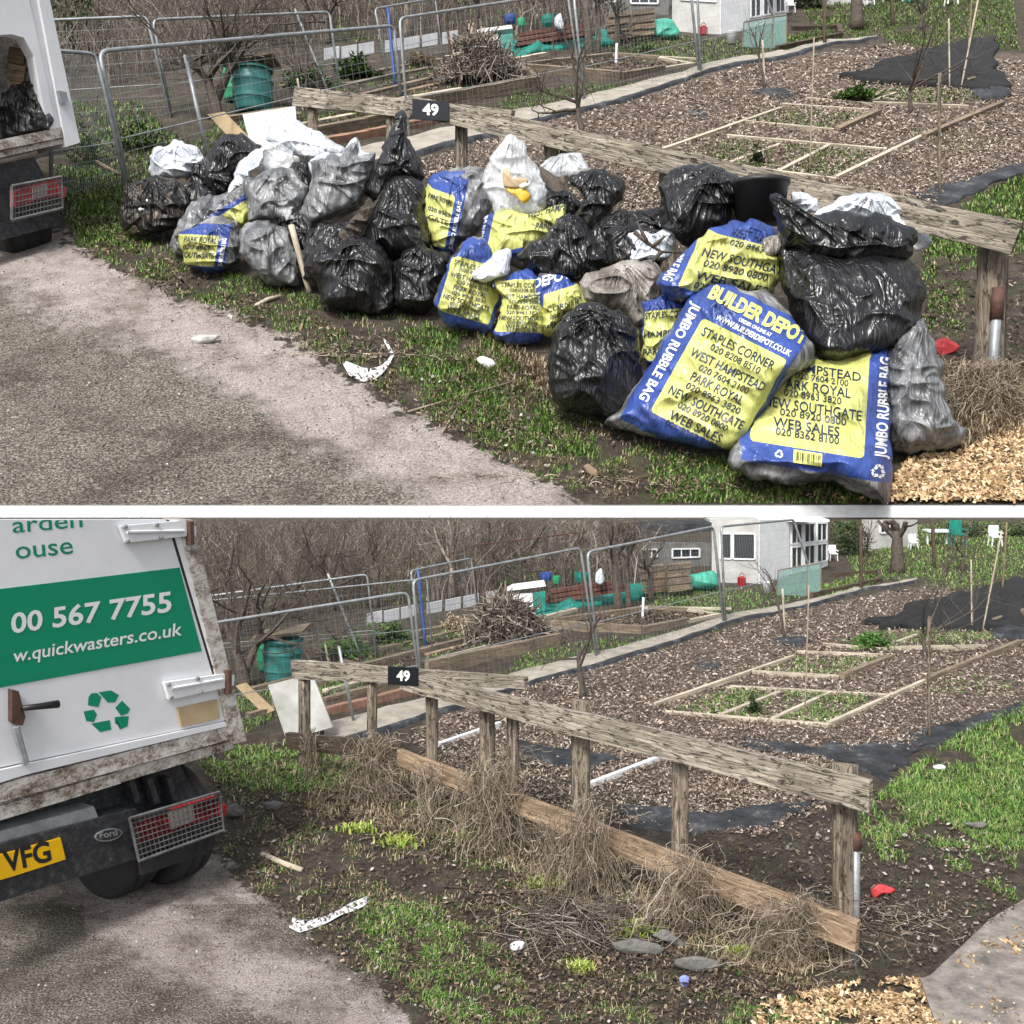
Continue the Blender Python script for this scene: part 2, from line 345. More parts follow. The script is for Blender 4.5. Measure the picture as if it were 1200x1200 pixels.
def strands(P, rad):
    """P (N,K,3), rad (N,K) -> verts, faces of three-sided tubes"""
    N, K = P.shape[:2]; t = unit(np.gradient(P, axis=1)); r = R.normal(size=(N, 1, 3)); a = unit(np.cross(t, r)); b = np.cross(t, a)
    V = np.stack([P+rad[..., None]*(math.cos(q)*a+math.sin(q)*b) for q in (0, 2.094, 4.189)], 2)
    idx = np.arange(N*K*3).reshape(N, K, 3); f = []
    for j in range(3):
        j2 = (j+1) % 3; f.append(np.stack([idx[:, :-1, j], idx[:, :-1, j2], idx[:, 1:, j2], idx[:, 1:, j]], -1).reshape(-1, 4))
    return V.reshape(-1, 3), f
def join(parts):
    V = []; Fd = {}; b = 0
    for v, fs in parts:
        for f in fs: Fd.setdefault(f.shape[1], []).append(f+b)
        V.append(v); b += len(v)
    return np.concatenate(V), [np.concatenate(x) for x in Fd.values()]
def blades(B, up, h, w, bend=.5, lean=None):
    """grass blades at points B (N,3)"""
    N = len(B); a = R.uniform(0, 6.283, N); d = np.stack([np.cos(a), np.sin(a), 0*a], 1); s = np.stack([-np.sin(a), np.cos(a), 0*a], 1)
    h = h[:, None]; w = w[:, None]; be = (bend*R.uniform(.2, 1.3, N))[:, None]
    m = B+up*h*.55+d*h*be*.3; t = B+up*h*(1-.35*be)+d*h*be
    V = np.stack([B-s*w, B+s*w, m+s*w*.8, m-s*w*.8, t], 1).reshape(-1, 3); i = np.arange(N)*5
    return V, [np.stack([i, i+1, i+2, i+3], 1), np.stack([i+3, i+2, i+4], 1)]
def chipmesh(B, n, L, W, T, tilt=.5):
    N = len(B); d = R.normal(size=(N, 3)); d = d-(d@n)[:, None]*n*(1-tilt); d = unit(d); s = unit(np.cross(d, n+R.normal(size=(N, 3))*tilt*.8)); u = np.cross(s, d)
    u[(u@n) < 0] *= -1
    L, W, T = L[:, None], W[:, None], T[:, None]
    q = [B-d*L-s*W, B-d*L*.8+s*W, B+d*L+s*W*.7, B+d*L*.9-s*W, B-d*L*.8+u*T, B+d*L*.8+u*T]
    V = np.stack(q, 1).reshape(-1, 3); i = np.arange(N)*6
    return V, [np.stack([i, i+1, i+2, i+3], 1), np.stack([i, i+4, i+5, i+3], 1), np.stack([i+1, i+2, i+5, i+4], 1), np.stack([i, i+1, i+4], 1), np.stack([i+3, i+5, i+2], 1)]
def scatter(poly, n, nz=None, thr=.5, seed=0):
    P = np.array(poly, float); x0, y0 = P.min(0); x1, y1 = P.max(0); out = [np.zeros((0, 2))]; c = 0; tries = 0
    while c < n and tries < 40:
        x = R.uniform(x0, x1, n*2); y = R.uniform(y0, y1, n*2); ok = inpoly(x, y, poly)
        if nz: ok &= fbm(x/nz, y/nz*2.2, seed)+R.uniform(-.07, .07, len(x)) > thr
        out.append(np.stack([x[ok], y[ok]], 1)); c += ok.sum(); tries += 1
    return np.concatenate(out)[:n]

# ---------------------------------------------------------------- inflated bag from its outline, with its own depth and thickness
def smooth_outline(P, n):
    P = np.array(P, float); K = len(P); seg = np.linalg.norm(np.roll(P, -1, 0)-P, axis=1)**.5; cum = np.concatenate([[0], np.cumsum(seg)]); out = []
    for q in np.linspace(0, cum[-1], n, endpoint=False):
        i = min(np.searchsorted(cum, q, 'right')-1, K-1); t = (q-cum[i])/seg[i]
        p0, p1, p2, p3 = P[(i-1) % K], P[i], P[(i+1) % K], P[(i+2) % K]
        c = .5*((2*p1)+(-p0+p2)*t+(2*p0-5*p1+4*p2-p3)*t*t+(-p0+3*p1-3*p2+p3)*t**3); l = p1+(p2-p1)*t
        out.append(.75*c+.25*l)
    return np.array(out)
def refplane(refs):
    if not hasattr(refs, '__len__'): return lambda x, y: refs+0*x
    a = np.array(refs, float)
    if len(a) == 2:
        (x0, y0, r0), (x1, y1, r1) = a; return lambda x, y: r0+(r1-r0)*(y-y0)/(y1-y0)
    A = np.c_[a[:, 0], a[:, 1], np.ones(len(a))]; c = np.linalg.lstsq(A, a[:, 2], rcond=None)[0]
    return lambda x, y: c[0]*x+c[1]*y+c[2]
def blob(S, name, outline, refs, mat, T=None, knot=None, wr=1.0, parent=None, uvf=None, lump=1.0, seed=0, n=170, m=44, **tg):
    O = smooth_outline(outline, n); lo, hi = O.min(0), O.max(0); size = min(hi-lo); big = max(hi-lo)
    c = O.mean(0); T = T or size*.42; rf = refplane(refs)
    if knot is None: knot = ((lo[0]+hi[0])/2, lo[1]-4)
    r = np.linspace(0, 1, m+1)[1:]**.85
    X = np.concatenate([[c[0]], (c[0]+r[:, None]*(O[:, 0]-c[0])).ravel()]); Y = np.concatenate([[c[1]], (c[1]+r[:, None]*(O[:, 1]-c[1])).ravel()])
    rr = np.concatenate([[0], np.repeat(r, n)])
    g = (1-rr**2.6)**.5; fall = .75+.45*(Y-lo[1])/(hi[1]-lo[1])
    th = np.arctan2(Y-knot[1], X-knot[0]); kd = np.hypot(X-knot[0], Y-knot[1])
    fs = min(2.0, max(.75, size/80.0)); X0, Y0 = X, Y; kd = kd/fs; X, Y = X/fs, Y/fs
    pleat = ridge(th*7+seed, kd/70+seed*.3+vn(X/25, Y/25, seed)*.8, seed)*np.exp(-kd*fs/(big*.75))
    wx, wy = X+14*vn(X/30, Y/30, seed+4), Y+14*vn(X/30, Y/30, seed+9)
    fold = ridge(wx/34, wy/19, seed+2)**3*1.1+ridge((wx+wy)/30, (wx-wy)/17, seed+3)**3*.8+ridge(wx/14, wy/10, seed+6)**2*.16
    lmp = (vn(X/38, Y/34, seed+7)-.5)
    disp = wr*(pleat**2*9+fold*5.2-3.5)+lump*lmp*size*.16
    E = sstep(0, .22, 1-rr); X, Y = X0, Y0
    # ragged silhouette
    jx = (1-E)*wr*(7*(vn(X/13, Y/13, seed+11)-.5)+3*(vn(X/5, Y/5, seed+21)-.5)); jy = (1-E)*wr*(7*(vn(X/13, Y/13, seed+12)-.5)+3*(vn(X/5, Y/5, seed+22)-.5))
    disp = disp*fs
    mp = S.mpp(rf(X, Y)); d0 = S.depth(rf(X, Y))
    front = S.P(X+jx, Y+jy, d0-mp*(T*g*fall+disp*(.25+.75*E)))
    back = S.P(X+jx, Y+jy, d0+mp*(T*.75*g))
    ring = lambda k, b: b+1+k*n+np.arange(n)
    faces4 = []; f3 = []; nv = len(X)
    for b, fl in ((0, 1), (nv, -1)):
        a = ring(0, b); f = np.stack([np.full(n, b), a, np.roll(a, -1)], 1); f3.append(f[:, ::fl])
        for k in range(m-1):
            p, q = ring(k, b), ring(k+1, b); f = np.stack([p, q, np.roll(q, -1), np.roll(p, -1)], 1); faces4.append(f[:, ::fl])
    # the rims coincide: use the front rim for both sheets
    F4 = np.concatenate(faces4); F3 = np.concatenate(f3); rim0 = 1+(m-1)*n
    F4 = np.where(F4 >= nv+rim0, F4-nv, F4); V = np.concatenate([front, back[:rim0]])
    o = arrmesh(name, V, [F4, F3], mat, parent, True, **tg)
    if uvf:
        O0, U, W = (np.array(q, float) for q in uvf[:3]); Mi = np.linalg.inv(np.stack([U, W], 1)); px = np.stack([X, Y], 1)
        uv = (px-O0) @ Mi.T; uv = np.concatenate([uv, uv[:rim0]])
        if len(uvf) > 3 and uvf[3] == 'R': uv[:, 0] = 1.02-uv[:, 0]
        l = o.data.uv_layers.new(name='print'); vi = np.zeros(len(o.data.loops), np.int32); o.data.loops.foreach_get('vertex_index', vi)
        l.data.foreach_set('uv', uv[vi].astype(np.float32).ravel())
    o['_'] = 0; del o['_']
    return o, V, F4, F3

_TX = {}
def textmesh(s, bold=.012, sub=.16):
    if (s, bold) in _TX: return _TX[(s, bold)]
    c = bpy.data.curves.new('t', 'FONT'); c.body = s; c.size = 1; c.offset = bold; c.resolution_u = 3
    o = bpy.data.objects.new('t', c); COL.objects.link(o); dg = bpy.context.evaluated_depsgraph_get(); dg.update()
    me = bpy.data.meshes.new_from_object(o.evaluated_get(dg)); bpy.data.objects.remove(o)
    bm = bmesh.new(); bm.from_mesh(me); bmesh.ops.triangulate(bm, faces=bm.faces)
    for _ in range(3):
        e = [x for x in bm.edges if x.calc_length() > sub]
        if not e: break
        bmesh.ops.subdivide_edges(bm, edges=e, cuts=1); bmesh.ops.triangulate(bm, faces=bm.faces)
    V = np.array([v.co[:2] for v in bm.verts]); Fc = np.array([[v.index for v in f.verts] for f in bm.faces]); bm.free(); bpy.data.meshes.remove(me)
    V[:, 0] -= V[:, 0].min(); _TX[(s, bold)] = (V, Fc); return V, Fc
def textpx(s, p0, p1, up, bold=.012):
    """pixel positions of a text whose baseline runs p0 -> p1 with capital height vector up"""
    V, Fc = textmesh(s, bold); w = V[:, 0].max(); p0, p1, up = (np.array(q, float) for q in (p0, p1, up))
    return p0+(p1-p0)*(V[:, :1]/w)+up*(V[:, 1:2]/.7), Fc
def project(S, blobs, PX, Fc, off):
    """lay a flat print on the surface of a bag"""
    _, V, F4, F3 = blobs
    bv = BVHTree.FromPolygons([tuple(map(float, p)) for p in V], [tuple(map(int, f)) for f in F4]+[tuple(map(int, f)) for f in F3]) if not isinstance(blobs[0], BVHTree) else blobs[0]
    out = np.zeros((len(PX), 3)); ok = np.zeros(len(PX), bool)
    for i, (x, y) in enumerate(PX):
        d = FW+((x-600)/F)*RT+((600-y)/F)*UP; h = bv.ray_cast(Vector(CAM), Vector(d).normalized())
        if h[0] is not None: out[i] = np.array(h[0])-unit(d)*off; ok[i] = True
    return out, Fc[ok[Fc].all(1)]
def print_on(S, bl, texts, name, mat, parent, off=.0045, bold=.02):
    parts = []
    _, V, F4, F3 = bl; bv = BVHTree.FromPolygons([tuple(map(float, p)) for p in V], [tuple(map(int, f)) for f in F4]+[tuple(map(int, f)) for f in F3])
    for item in texts:
        if isinstance(item[0], str): PX, Fc = textpx(item[0], item[1], item[2], item[3], bold)
        else: PX, Fc = item
        v, f = project(S, (bv, 0, 0, 0), PX, Fc, off*S.s)
        if len(f): arrmesh(name, v, [f], mat, parent)
# ---------------------------------------------------------------- shared vocabulary of the two plots
def mapU(x, y):
    x = np.asarray(x, float); y = np.asarray(y, float)
    dx = np.interp(y, [560, 600, 680, 730, 770, 795, 850, 880, 950], [-60, -56, -47, -29, -16, -6, 8, 16, 40])-30*np.clip((700-x)/370, 0, 1)
    return x+dx, y-(665-29*(x-332)/757)
ident = lambda x, y: (np.asarray(x, float), np.asarray(y, float))
class Site:
    def __init__(s, S, M, mp, cap): s.S, s.M, s.mp, s.cap = S, M, mp, cap
    def ref(s, x, y): return float(s.mp(x, y)[1])
    def g(s, x, y, lift=0.0): X, Y = s.mp(x, y); return s.S.at(X, Y, lift)
    def p(s, x, y, xr, yr):
        """a point above the ground, at the distance of ground pixel (xr, yr)"""
        if s.cap is not None: y = np.maximum(y, s.cap)
        Xr, Yr = s.mp(xr, yr); return s.S.P(x+Xr-xr, y+Yr-yr, s.S.depth(Yr))
    def m(s, x, y): return s.S.mpp(s.ref(x, y))                     # metres per pixel there
    def T(s, name, x, y, label, cat, group=None): return thing(name, s.g(x, y), label+' '+s.S.where, cat, (group+' '+s.S.where) if group else None)
    def tg(s, label, cat, group=None, kind=None):
        d = dict(label=label+' '+s.S.where, cat=cat)
        if group: d['group'] = group+' '+s.S.where
        if kind: d['kind'] = kind; 
        return d

def lath(s, name, x0, y0, x1, y1, hpx, mat, label, cat='plank', w=.035, group=None, parent=None, jit=.0):
    S = s.S; a, b = s.g(x0, y0), s.g(x1, y1); h = hpx*s.m((x0+x1)/2, (y0+y1)/2); d = unit(b-a); n = S.n; side = unit(np.cross(d, n))*w*.5*S.s
    # the two ends sink a little; the middle follows the ground
    mb = MB(); mb.beam(a+n*h*.35, b+n*h*.35, side, n*h*.6, 0, S.s, jit)
    return mb.build(name, mat, parent, **(s.tg(label, cat, group) if parent is None else {}))
def pole(s, name, x0, y0, x1, y1, r, mat, label, cat='stake', parent=None, n=7, xr=None, yr=None, bend=0, taper=1.0):
    a = s.p(x0, y0+2, xr or x0, yr or y0); b = s.p(x1, y1, xr or x0, yr or y0); r = r*s.m(xr or x0, yr or y0)
    pts = [a+(b-a)*t+bend*r*math.sin(t*5+x0)*np.array([1, .5, 0]) for t in np.linspace(0, 1, 6)]
    mb = MB().tube(pts, [r*(1+(taper-1)*t) for t in np.linspace(0, 1, 6)], n, 0, s.S.s)
    return mb.build(name, mat, parent, True, **(s.tg(label, cat) if parent is None else {}))
def fillet(pts, r, k=5):
    pts = [np.asarray(p, float) for p in pts]; out = [pts[0]]
    for i in range(1, len(pts)-1):
        a, b, c = pts[i-1], pts[i], pts[i+1]; u, v = unit(a-b), unit(c-b)
        for t in np.linspace(0, 1, k): out.append((1-t)**2*(b+u*r)+2*t*(1-t)*b+t*t*(b+v*r))
    return out+[pts[-1]]
def heras(s, bl, tl, tr, br, label, rad=1.6, mid=None, raw=False, wires=True):
    S = s.S; mp = ident if raw else s.mp
    def q(x, y, r): 
        if s.cap is not None: y = max(y, s.cap)
        Xr, Yr = mp(r[0], r[1]); return S.P(x+Xr-r[0], y+Yr-r[1], S.depth(Yr))
    A, B, C, D = q(*bl, bl), q(*tl, bl), q(*tr, br), q(*br, br); r0 = rad*S.depth(float(mp(*br)[1]))/F
    t = thing('fence_panel', A, label+' '+S.where, 'fence panel', 'temporary site fence panels '+S.where)
    MB().tube(fillet([A, B, C, D], 5*r0), r0, 8, 0, S.s).build('frame', s.M['galvanised'], t, True)
    if mid:
        (x0, y0), (x1, y1) = mid; P0 = q(x0, y0, (x0, y0)); P1 = q(x1, y1, (x0, y0)); MB().tube([P0, P1], r0*.95, 8).build('post', s.M['galvanised'], t, True)
    if wires:
        mb = MB(); nx = 34; ny = 9; w = r0*.07
        for i in range(1, nx): f = i/nx; mb.tube([A+(D-A)*f, B+(C-B)*f], w, 3)
        for j in range(1, ny): f = j/ny; mb.tube([A+(B-A)*f, D+(C-D)*f], w, 3)
        mb.build('wire_mesh', s.M['galvanised'], t)
    a0, a1 = A+(B-A)*.33, D+(C-D)*.33
    MB().tube([a0, a1], r0*.35, 5).build('brace', s.M['galvanised'], t)
    return t

def grow(out, p, d, L, r, lvl, up=.12, spread=.6, k=1.0, ymax=None):
    """recursive bare branch: polylines with radii go to out"""
    n = 5; pts = [p]; rs = [r]; dd = d.copy()
    for i in range(n):
        dd = unit(dd+R.normal(size=3)*.16+Z*up*.5); p = p+dd*L/n
        if ymax is not None and p[2] > ymax(p): break
        pts.append(p); rs.append(r*(1-.6*(i+1)/n))
    if len(pts) < 2: return
    out.append((pts, rs, lvl))
    if lvl <= 0: return
    for _ in range(R.randint(3, 5)):
        i = R.randint(1, len(pts)); grow(out, pts[i], unit(dd+R.normal(size=3)*spread), L*R.uniform(.5, .78), rs[i]*.62, lvl-1, up, spread, k, ymax)
def capz(s, off=0):
    """height above which nothing of the level plot grows: the foot of the white divider, a little below it"""
    if s.cap is None: return None
    def f(p):
        y = s.cap+off; e = (600-y)/F; dep = (p-CAM) @ FW; lat = dep*(cp*0)  # plane through the camera row y
        return H+dep*(e*cp-sp)/(cp+e*sp)*1.0 if False else H+ (p[1])*((e*cp-sp)/(cp+e*sp))
    return f
def tree(s, name, x, y, lean, L, r, lvl, label, cat='tree', mat='bark', trunk_top=None, spread=.6, up=.15, parts=True):
    S = s.S; base = s.p(x, y+1, x, y); m = s.m(x, y); out = []
    if trunk_top: tp = s.p(trunk_top[0], trunk_top[1], x, y)
    else: tp = base+unit(Z+np.array(lean))*L*.3*m
    cz = capz(s); ts = [base+(tp-base)*t+R.normal(size=3)*m*.5*(0 < t < 1) for t in np.linspace(0, 1, 6)]
    t = thing(name, base, label+' '+S.where, cat, None)
    MB().tube(ts, [r*m*(1.25-.5*q) for q in np.linspace(0, 1, 6)], 8, 0, S.s).build('trunk', s.M[mat], t, True)
    for _ in range(R.randint(4, 6)): grow(out, ts[-1] if R.rand() < .6 else ts[-2], unit(Z*1.0+np.array([*lean])+R.normal(size=3)*spread), L*.55*m, r*.6*m, lvl, up, spread, 1.0, cz)
    mb = MB()
    for pts, rs, lv in out: mb.tube(pts, np.maximum(rs, .22*m), 4 if lv > 0 else 3)
    mb.build('crown', s.M['twigs' if mat != 'bark' else 'bark'], t)
    return t
def bush(s, name, x, y, w, h, n, mat, label, cat='bush', leaf=3.0, stems=True):
    S = s.S; base = s.p(x, y, x, y); m = s.m(x, y); t = thing(name, base, label+' '+S.where, cat)
    q = R.normal(size=(n, 3)); q = unit(q)*R.uniform(.15, 1, (n, 1))**.5; q[:, 2] = np.abs(q[:, 2])
    lump = 1+.55*(vn(q[:, 0]*3+x, q[:, 2]*3+y)-.5)*2
    B = base+q*np.array([w*.5, w*.5, h])*m*lump[:, None]
    if s.cap is not None:
        cz = capz(s, 1); top = H+B[:, 1]*((((600-(s.cap+2))/F)*cp-sp)/(cp+((600-(s.cap+2))/F)*sp)); B = B[B[:, 2] < top]
    n = len(B); v, f = blades(B, Z*.5, R.uniform(.6, 1.3, n)*leaf*m, np.full(n, leaf*.22*m), 1.3)
    arrmesh('foliage', v, f, s.M[mat], t)
    if stems:
        mb = MB()
        for i in range(9):
            a = base+np.array([R.normal()*w*.1, R.normal()*w*.1, 0])*m; b = B[R.randint(len(B))]; mb.tube([a, (a+b)/2+R.normal(size=3)*m, b], [.6*m, .4*m, .2*m], 4)
        mb.build('stem', s.M['twigs'], t)
    return t
def grass(s, name, polys, label, mat='grass', kind='stuff', raw=False):
    """polys: (polygon, count, height px, width px, patchiness, threshold)"""
    S = s.S; parts = []; mp = ident if raw else s.mp
    for (P, n, h, w, nz, thr) in polys:
        q = scatter(P, n, nz, thr, len(P)*3.3); X, Y = mp(q[:, 0], q[:, 1]); k_ = (Y < 590) if S is UPS else (Y > 612); X, Y = X[k_], Y[k_]; B = S.at(X, Y); m = S.mpp(Y); hh = R.uniform(.35, 1.15, len(B))**1.2*h*m
        parts.append(blades(B-Z*hh[:, None]*.05, Z, hh, w*.5*m, 1.1))
    V, f = join(parts); return arrmesh(name, V, f, s.M[mat], **s.tg(label, 'grass', None, kind))
def chips(s, name, polys, label, mat='chips', cat='bark chips', raw=False):
    S = s.S; parts = []; mp = ident if raw else s.mp
    for (P, n, L, W, nz, thr) in polys:
        q = scatter(P, n, nz, thr, 2.0); X, Y = mp(q[:, 0], q[:, 1]); k_ = (Y < 590) if S is UPS else (Y > 610); X, Y = X[k_], Y[k_]; B = S.at(X, Y, .018); m = S.mpp(Y); e = R.uniform(.45, 1.25, len(B))
        parts.append(chipmesh(B, S.n, e*L*m, e*W*m*R.uniform(.5, 1.1, len(B)), .35*W*m*e))
    V, f = join(parts); return arrmesh(name, V, f, s.M[mat], **s.tg(label, cat, None, 'stuff'))
def sheet(s, name, poly, mat, label, cat, lump=3.0, lift=.012, raw=False, nx=46, ny=22, fold=1.0):
    """crumpled cloth lying on the ground, cut to the outline"""
    S = s.S; mp = ident if raw else s.mp; O = smooth_outline(poly, 90); c = O.mean(0); O = c+(O-c)*(1+.22*(R.rand(90, 1)-.5)+.3*(vn(np.arange(90)/4.0, len(label))-.5)[:, None]); m = 16; r = np.linspace(0, 1, m+1)[1:]
    X = np.concatenate([[c[0]], (c[0]+r[:, None]*(O[:, 0]-c[0])).ravel()]); Y = np.concatenate([[c[1]], (c[1]+r[:, None]*(O[:, 1]-c[1])).ravel()])
    E = np.concatenate([[0], np.repeat(r, 90)]); X2, Y2 = mp(X, Y); B = S.at(X2, Y2); mm = S.mpp(Y2)
    hgt = lump*(ridge((X+8*vn(X/14, Y/8))/30, Y/12, 4)*.7+ridge(X/13, Y/7, 8)*.4)*(1-.6*E**3)*fold
    V = B+S.n*(lift*S.s)+Z*(hgt*mm)[:, None]; V2 = B-S.n*.03*S.s
    n = 90; f3 = []; f4 = []
    for b, q in ((0, 1), (len(V), -1)):
        a = b+1+np.arange(n); f3.append(np.stack([np.full(n, b), a, np.roll(a, -1)], 1)[:, ::q])
        for k in range(m-1): p = b+1+k*n+np.arange(n); u = p+n; f4.append(np.stack([p, u, np.roll(u, -1), np.roll(p, -1)], 1)[:, ::q])
    p = 1+(m-1)*n+np.arange(n); u = p+len(V); f4.append(np.stack([p, u, np.roll(u, -1), np.roll(p, -1)], 1))
    return arrmesh(name, np.concatenate([V, V2]), [np.concatenate(f4), np.concatenate(f3)], s.M[mat], None, True, **s.tg(label, cat))
def strand_pile(s, x, y, w, h, n, L, r, mat, steep=.5, seed=0, droop=False):
    """sticks or stalks heaped over a mound: returns vertices and faces"""
    base = s.p(x, y, x, y); m = s.m(x, y); q = R.normal(size=(n, 2))*.42; q = q[np.hypot(q[:, 0], q[:, 1]) < 1.1]; n = len(q)
    zz = np.clip(1-(q**2).sum(1), .02, 1)*h*R.uniform(.1, 1.05, n); C = base+np.stack([q[:, 0]*w*.5, q[:, 1]*w*.35, zz], 1)*m
    d = R.normal(size=(n, 3)); d[:, 2] *= steep; d = unit(d); K = 5; t = np.linspace(-.5, .5, K); Ls = R.uniform(.4, 1.2, n)*L*m; b = R.normal(size=(n, 3))*.25
    P = C[:, None]+(d[:, None]*t[None, :, None]+b[:, None]*(t**2)[None, :, None]*1.5)*Ls[:, None, None]
    P[..., 2] = np.maximum(P[..., 2], base[2]-0*P[..., 2]) if s.S is LO else P[..., 2]
    return strands(P, np.full((n, K), 1.0)*(R.uniform(.6, 1.3, n)*r*m)[:, None])

# ---------------------------------------------------------------- ground of one plot
def ground(s, road, mulch, gmask, xs, ys, lightz):
    S = s.S; S.road = road; X, Y = np.meshgrid(xs, ys); B = S.at(X, Y); w = np.zeros(X.shape+(4,), np.float32)
    j = 22*(fbm(X/26, Y/14, 1)-.5)+8*(fbm(X/7, Y/5, 2)-.5)
    w[..., 0] = sstep(-30, 22, sdist(X, Y, road)+j); mu = np.full(X.shape, -1e9)
    for P in mulch: mu = np.maximum(mu, sdist(X, Y, P))
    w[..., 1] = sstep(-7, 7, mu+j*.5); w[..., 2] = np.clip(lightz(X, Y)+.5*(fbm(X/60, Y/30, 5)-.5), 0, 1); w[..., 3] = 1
    a, b = X.shape; idx = np.arange(a*b).reshape(a, b); f = np.stack([idx[:-1, :-1], idx[1:, :-1], idx[1:, 1:], idx[:-1, 1:]], -1).reshape(-1, 4)
    wf = w.reshape(-1, 4)[f].mean(1); V = B.reshape(-1, 3)
    for nm, sel, lab in (('road', wf[:, 0] > .5, 1), ('ground', (wf[:, 0] <= .5) & (wf[:, 1] <= .5), 0), ('mulch_path', (wf[:, 0] <= .5) & (wf[:, 1] > .5), 0)):
        ff = f[sel]
        if not len(ff): continue
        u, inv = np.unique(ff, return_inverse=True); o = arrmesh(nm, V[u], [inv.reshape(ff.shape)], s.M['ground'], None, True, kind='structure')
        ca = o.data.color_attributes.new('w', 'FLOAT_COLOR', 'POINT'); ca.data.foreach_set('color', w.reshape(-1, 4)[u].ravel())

# ---------------------------------------------------------------- everything beyond the numbered fence, common to both plots
def site(s):
    S, M = s.S, s.M; lo = S is LO
    if lo:
        for x, y, L_, lab in ((262, 742, 150, 'bare dark tree nearest the truck in the scrub'), (390, 716, 120, 'bare dark tree between the fruit tree and the blue pole'), (575, 694, 110, 'bare dark tree above the brushwood heap')): tree(s, 'tree', x, y, (0, 0, 0), L_, 3.4, 3, lab, spread=.7)
        for x, y, w, h, lab in ((1000, 634, 60, 24, 'low dark hedge bush left end behind the lawn'), (1130, 626, 70, 18, 'low hedge bush behind the garden chairs'), (1200, 628, 60, 19, 'hedge bush at the far right behind the lawn')): bush(s, 'hedge', x, y, w, h, 900, 'evergreen', lab, 'hedge', 4)
    # raised beds: each bed a thing, its boards parts
    def bed(x, y, label, boards, mat='sleeper', name='raised_bed'):
        t = s.T(name, x, y, label, 'raised bed')
        for b in boards: lath(s, 'board', *b[:5], s.M[b[5] if len(b) > 5 else mat], None, w=.06, parent=t, jit=.06)
    bed(570, 775, 'long raised bed of a grey timber sleeper under the brushwood heap', [(500, 790, 654, 757, 17), (654, 757, 640, 742, 15), (500, 778, 570, 762, 5, 'lath')])
    bed(440, 790, 'raised bed with pale top boards behind the number plate', [(380, 828, 452, 810, 12), (452, 810, 500, 796, 12), (380, 812, 440, 797, 4, 'lath')])
    bed(470, 810, 'low bed edged with reddish bricks beside the narrow path', [(378, 838, 450, 822, 9), (450, 822, 532, 800, 9)], 'brick')
    bed(700, 735, 'raised bed with new boards holding dark compost', [(638, 735, 752, 743, 9), (752, 743, 806, 730, 8), (650, 731, 750, 716, 6), (755, 713, 806, 716, 4)])
    bed(800, 715, 'flat bed with pale edging behind the compost bed', [(750, 713, 857, 716, 3), (750, 742, 844, 722, 4), (806, 716, 844, 722, 3)], 'lath')
    bed(330, 800, 'bed kept by one heavy beam beneath the green barrels', [(286, 815, 366, 797, 9), (366, 797, 380, 806, 9)])
    bed(420, 762, 'bed with brown boards among the cabbages', [(372, 768, 432, 755, 4), (425, 783, 540, 752, 5), (400, 775, 425, 783, 4)])
    bed(480, 740, 'narrow bed between two mossy boards in the middle distance', [(440, 752, 560, 727, 3), (445, 762, 545, 738, 3)])
    bed(640, 722, 'short pale bed edge beside the teal sheet', [(628, 727, 675, 717, 4)], 'lath')
    bed(300, 836, 'short trough of boards by the leaning plywood', [(290, 842, 324, 834, 9), (324, 834, 322, 826, 9)])
    bed(560, 745, 'bare soil bed crossed by a thin plank', [(500, 768, 575, 748, 3), (575, 748, 600, 755, 3)], 'brown_wood')
    bed(975, 690, 'dark framed bed of netted seedlings by the lawn', [(950, 700, 1031, 681, 6, 'dark_wood'), (1031, 681, 1030, 672, 7, 'dark_wood'), (1030, 672, 975, 676, 5, 'dark_wood')])
    # pale laths lying on the bark mulch
    L = [(767, 829, 930, 772, 'long pale lath along the far left edge of the grassed frames', 5), (934, 765, 1035, 768, 'thin pale lath across the grass frame, third from the back', 3),
         (881, 790, 986, 795, 'pale lath closing the front of the upper grass frame', 4), (855, 805, 1039, 817, 'long pale lath crossing the whole bed in the middle', 4),
         (844, 839, 915, 813, 'short lath dividing the left grass cell', 3), (906, 845, 973, 813, 'lath between the two front grass cells', 4),
         (964, 757, 1041, 761, 'hindmost thin lath next to the leafy clump', 3), (1041, 761, 1153, 761, 'pale lath running right to the foot of the bare sapling', 5),
         (1042, 757, 1073, 746, 'short stub of lath behind the leafy clump', 3), (971, 852, 1086, 798, 'pale lath at the right edge of the front grass cell', 5),
         (780, 836, 971, 853, 'long pale lath along the front of the grass cells', 4)]
    for x0, y0, x1, y1, lab, h in L: lath(s, 'lath', x0, y0, x1, y1, h, M['lath'], lab, 'lath', .035)
    lath(s, 'timber', 986, 796, 1044, 772, 7, M['sleeper'], 'thick dark square timber lying beside the grass frame', 'timber', .06)
    lath(s, 'timber', 1086, 800, 1195, 756, 7, M['sleeper'], 'grey timber pinning weed fabric, reaching the right side', 'timber', .05)
    lath(s, 'timber', 1076, 716, 1195, 686, 5, M['lath'], 'pale edging timber on top of the black sheet', 'timber', .04)
    lath(s, 'timber', 1158, 732, 1200, 720, 6, M['sleeper'], 'short timber at the end of the black sheet', 'timber', .05)
    if lo:
        lath(s, 'pipe', 514, 876, 586, 850, 5, M['white'], 'whitish bar on the mulch behind the second post', 'pipe', .03)
        lath(s, 'pipe', 690, 923, 787, 886, 6, M['white'], 'whitish bar on the mulch between two right hand posts', 'pipe', .03)
    # slab path with its black fabric hem
    pth = [(380, 862), (470, 838), (562, 812), (617, 796), (680, 778), (760, 758), (862, 724), (952, 706), (1012, 690), (1087, 679)]
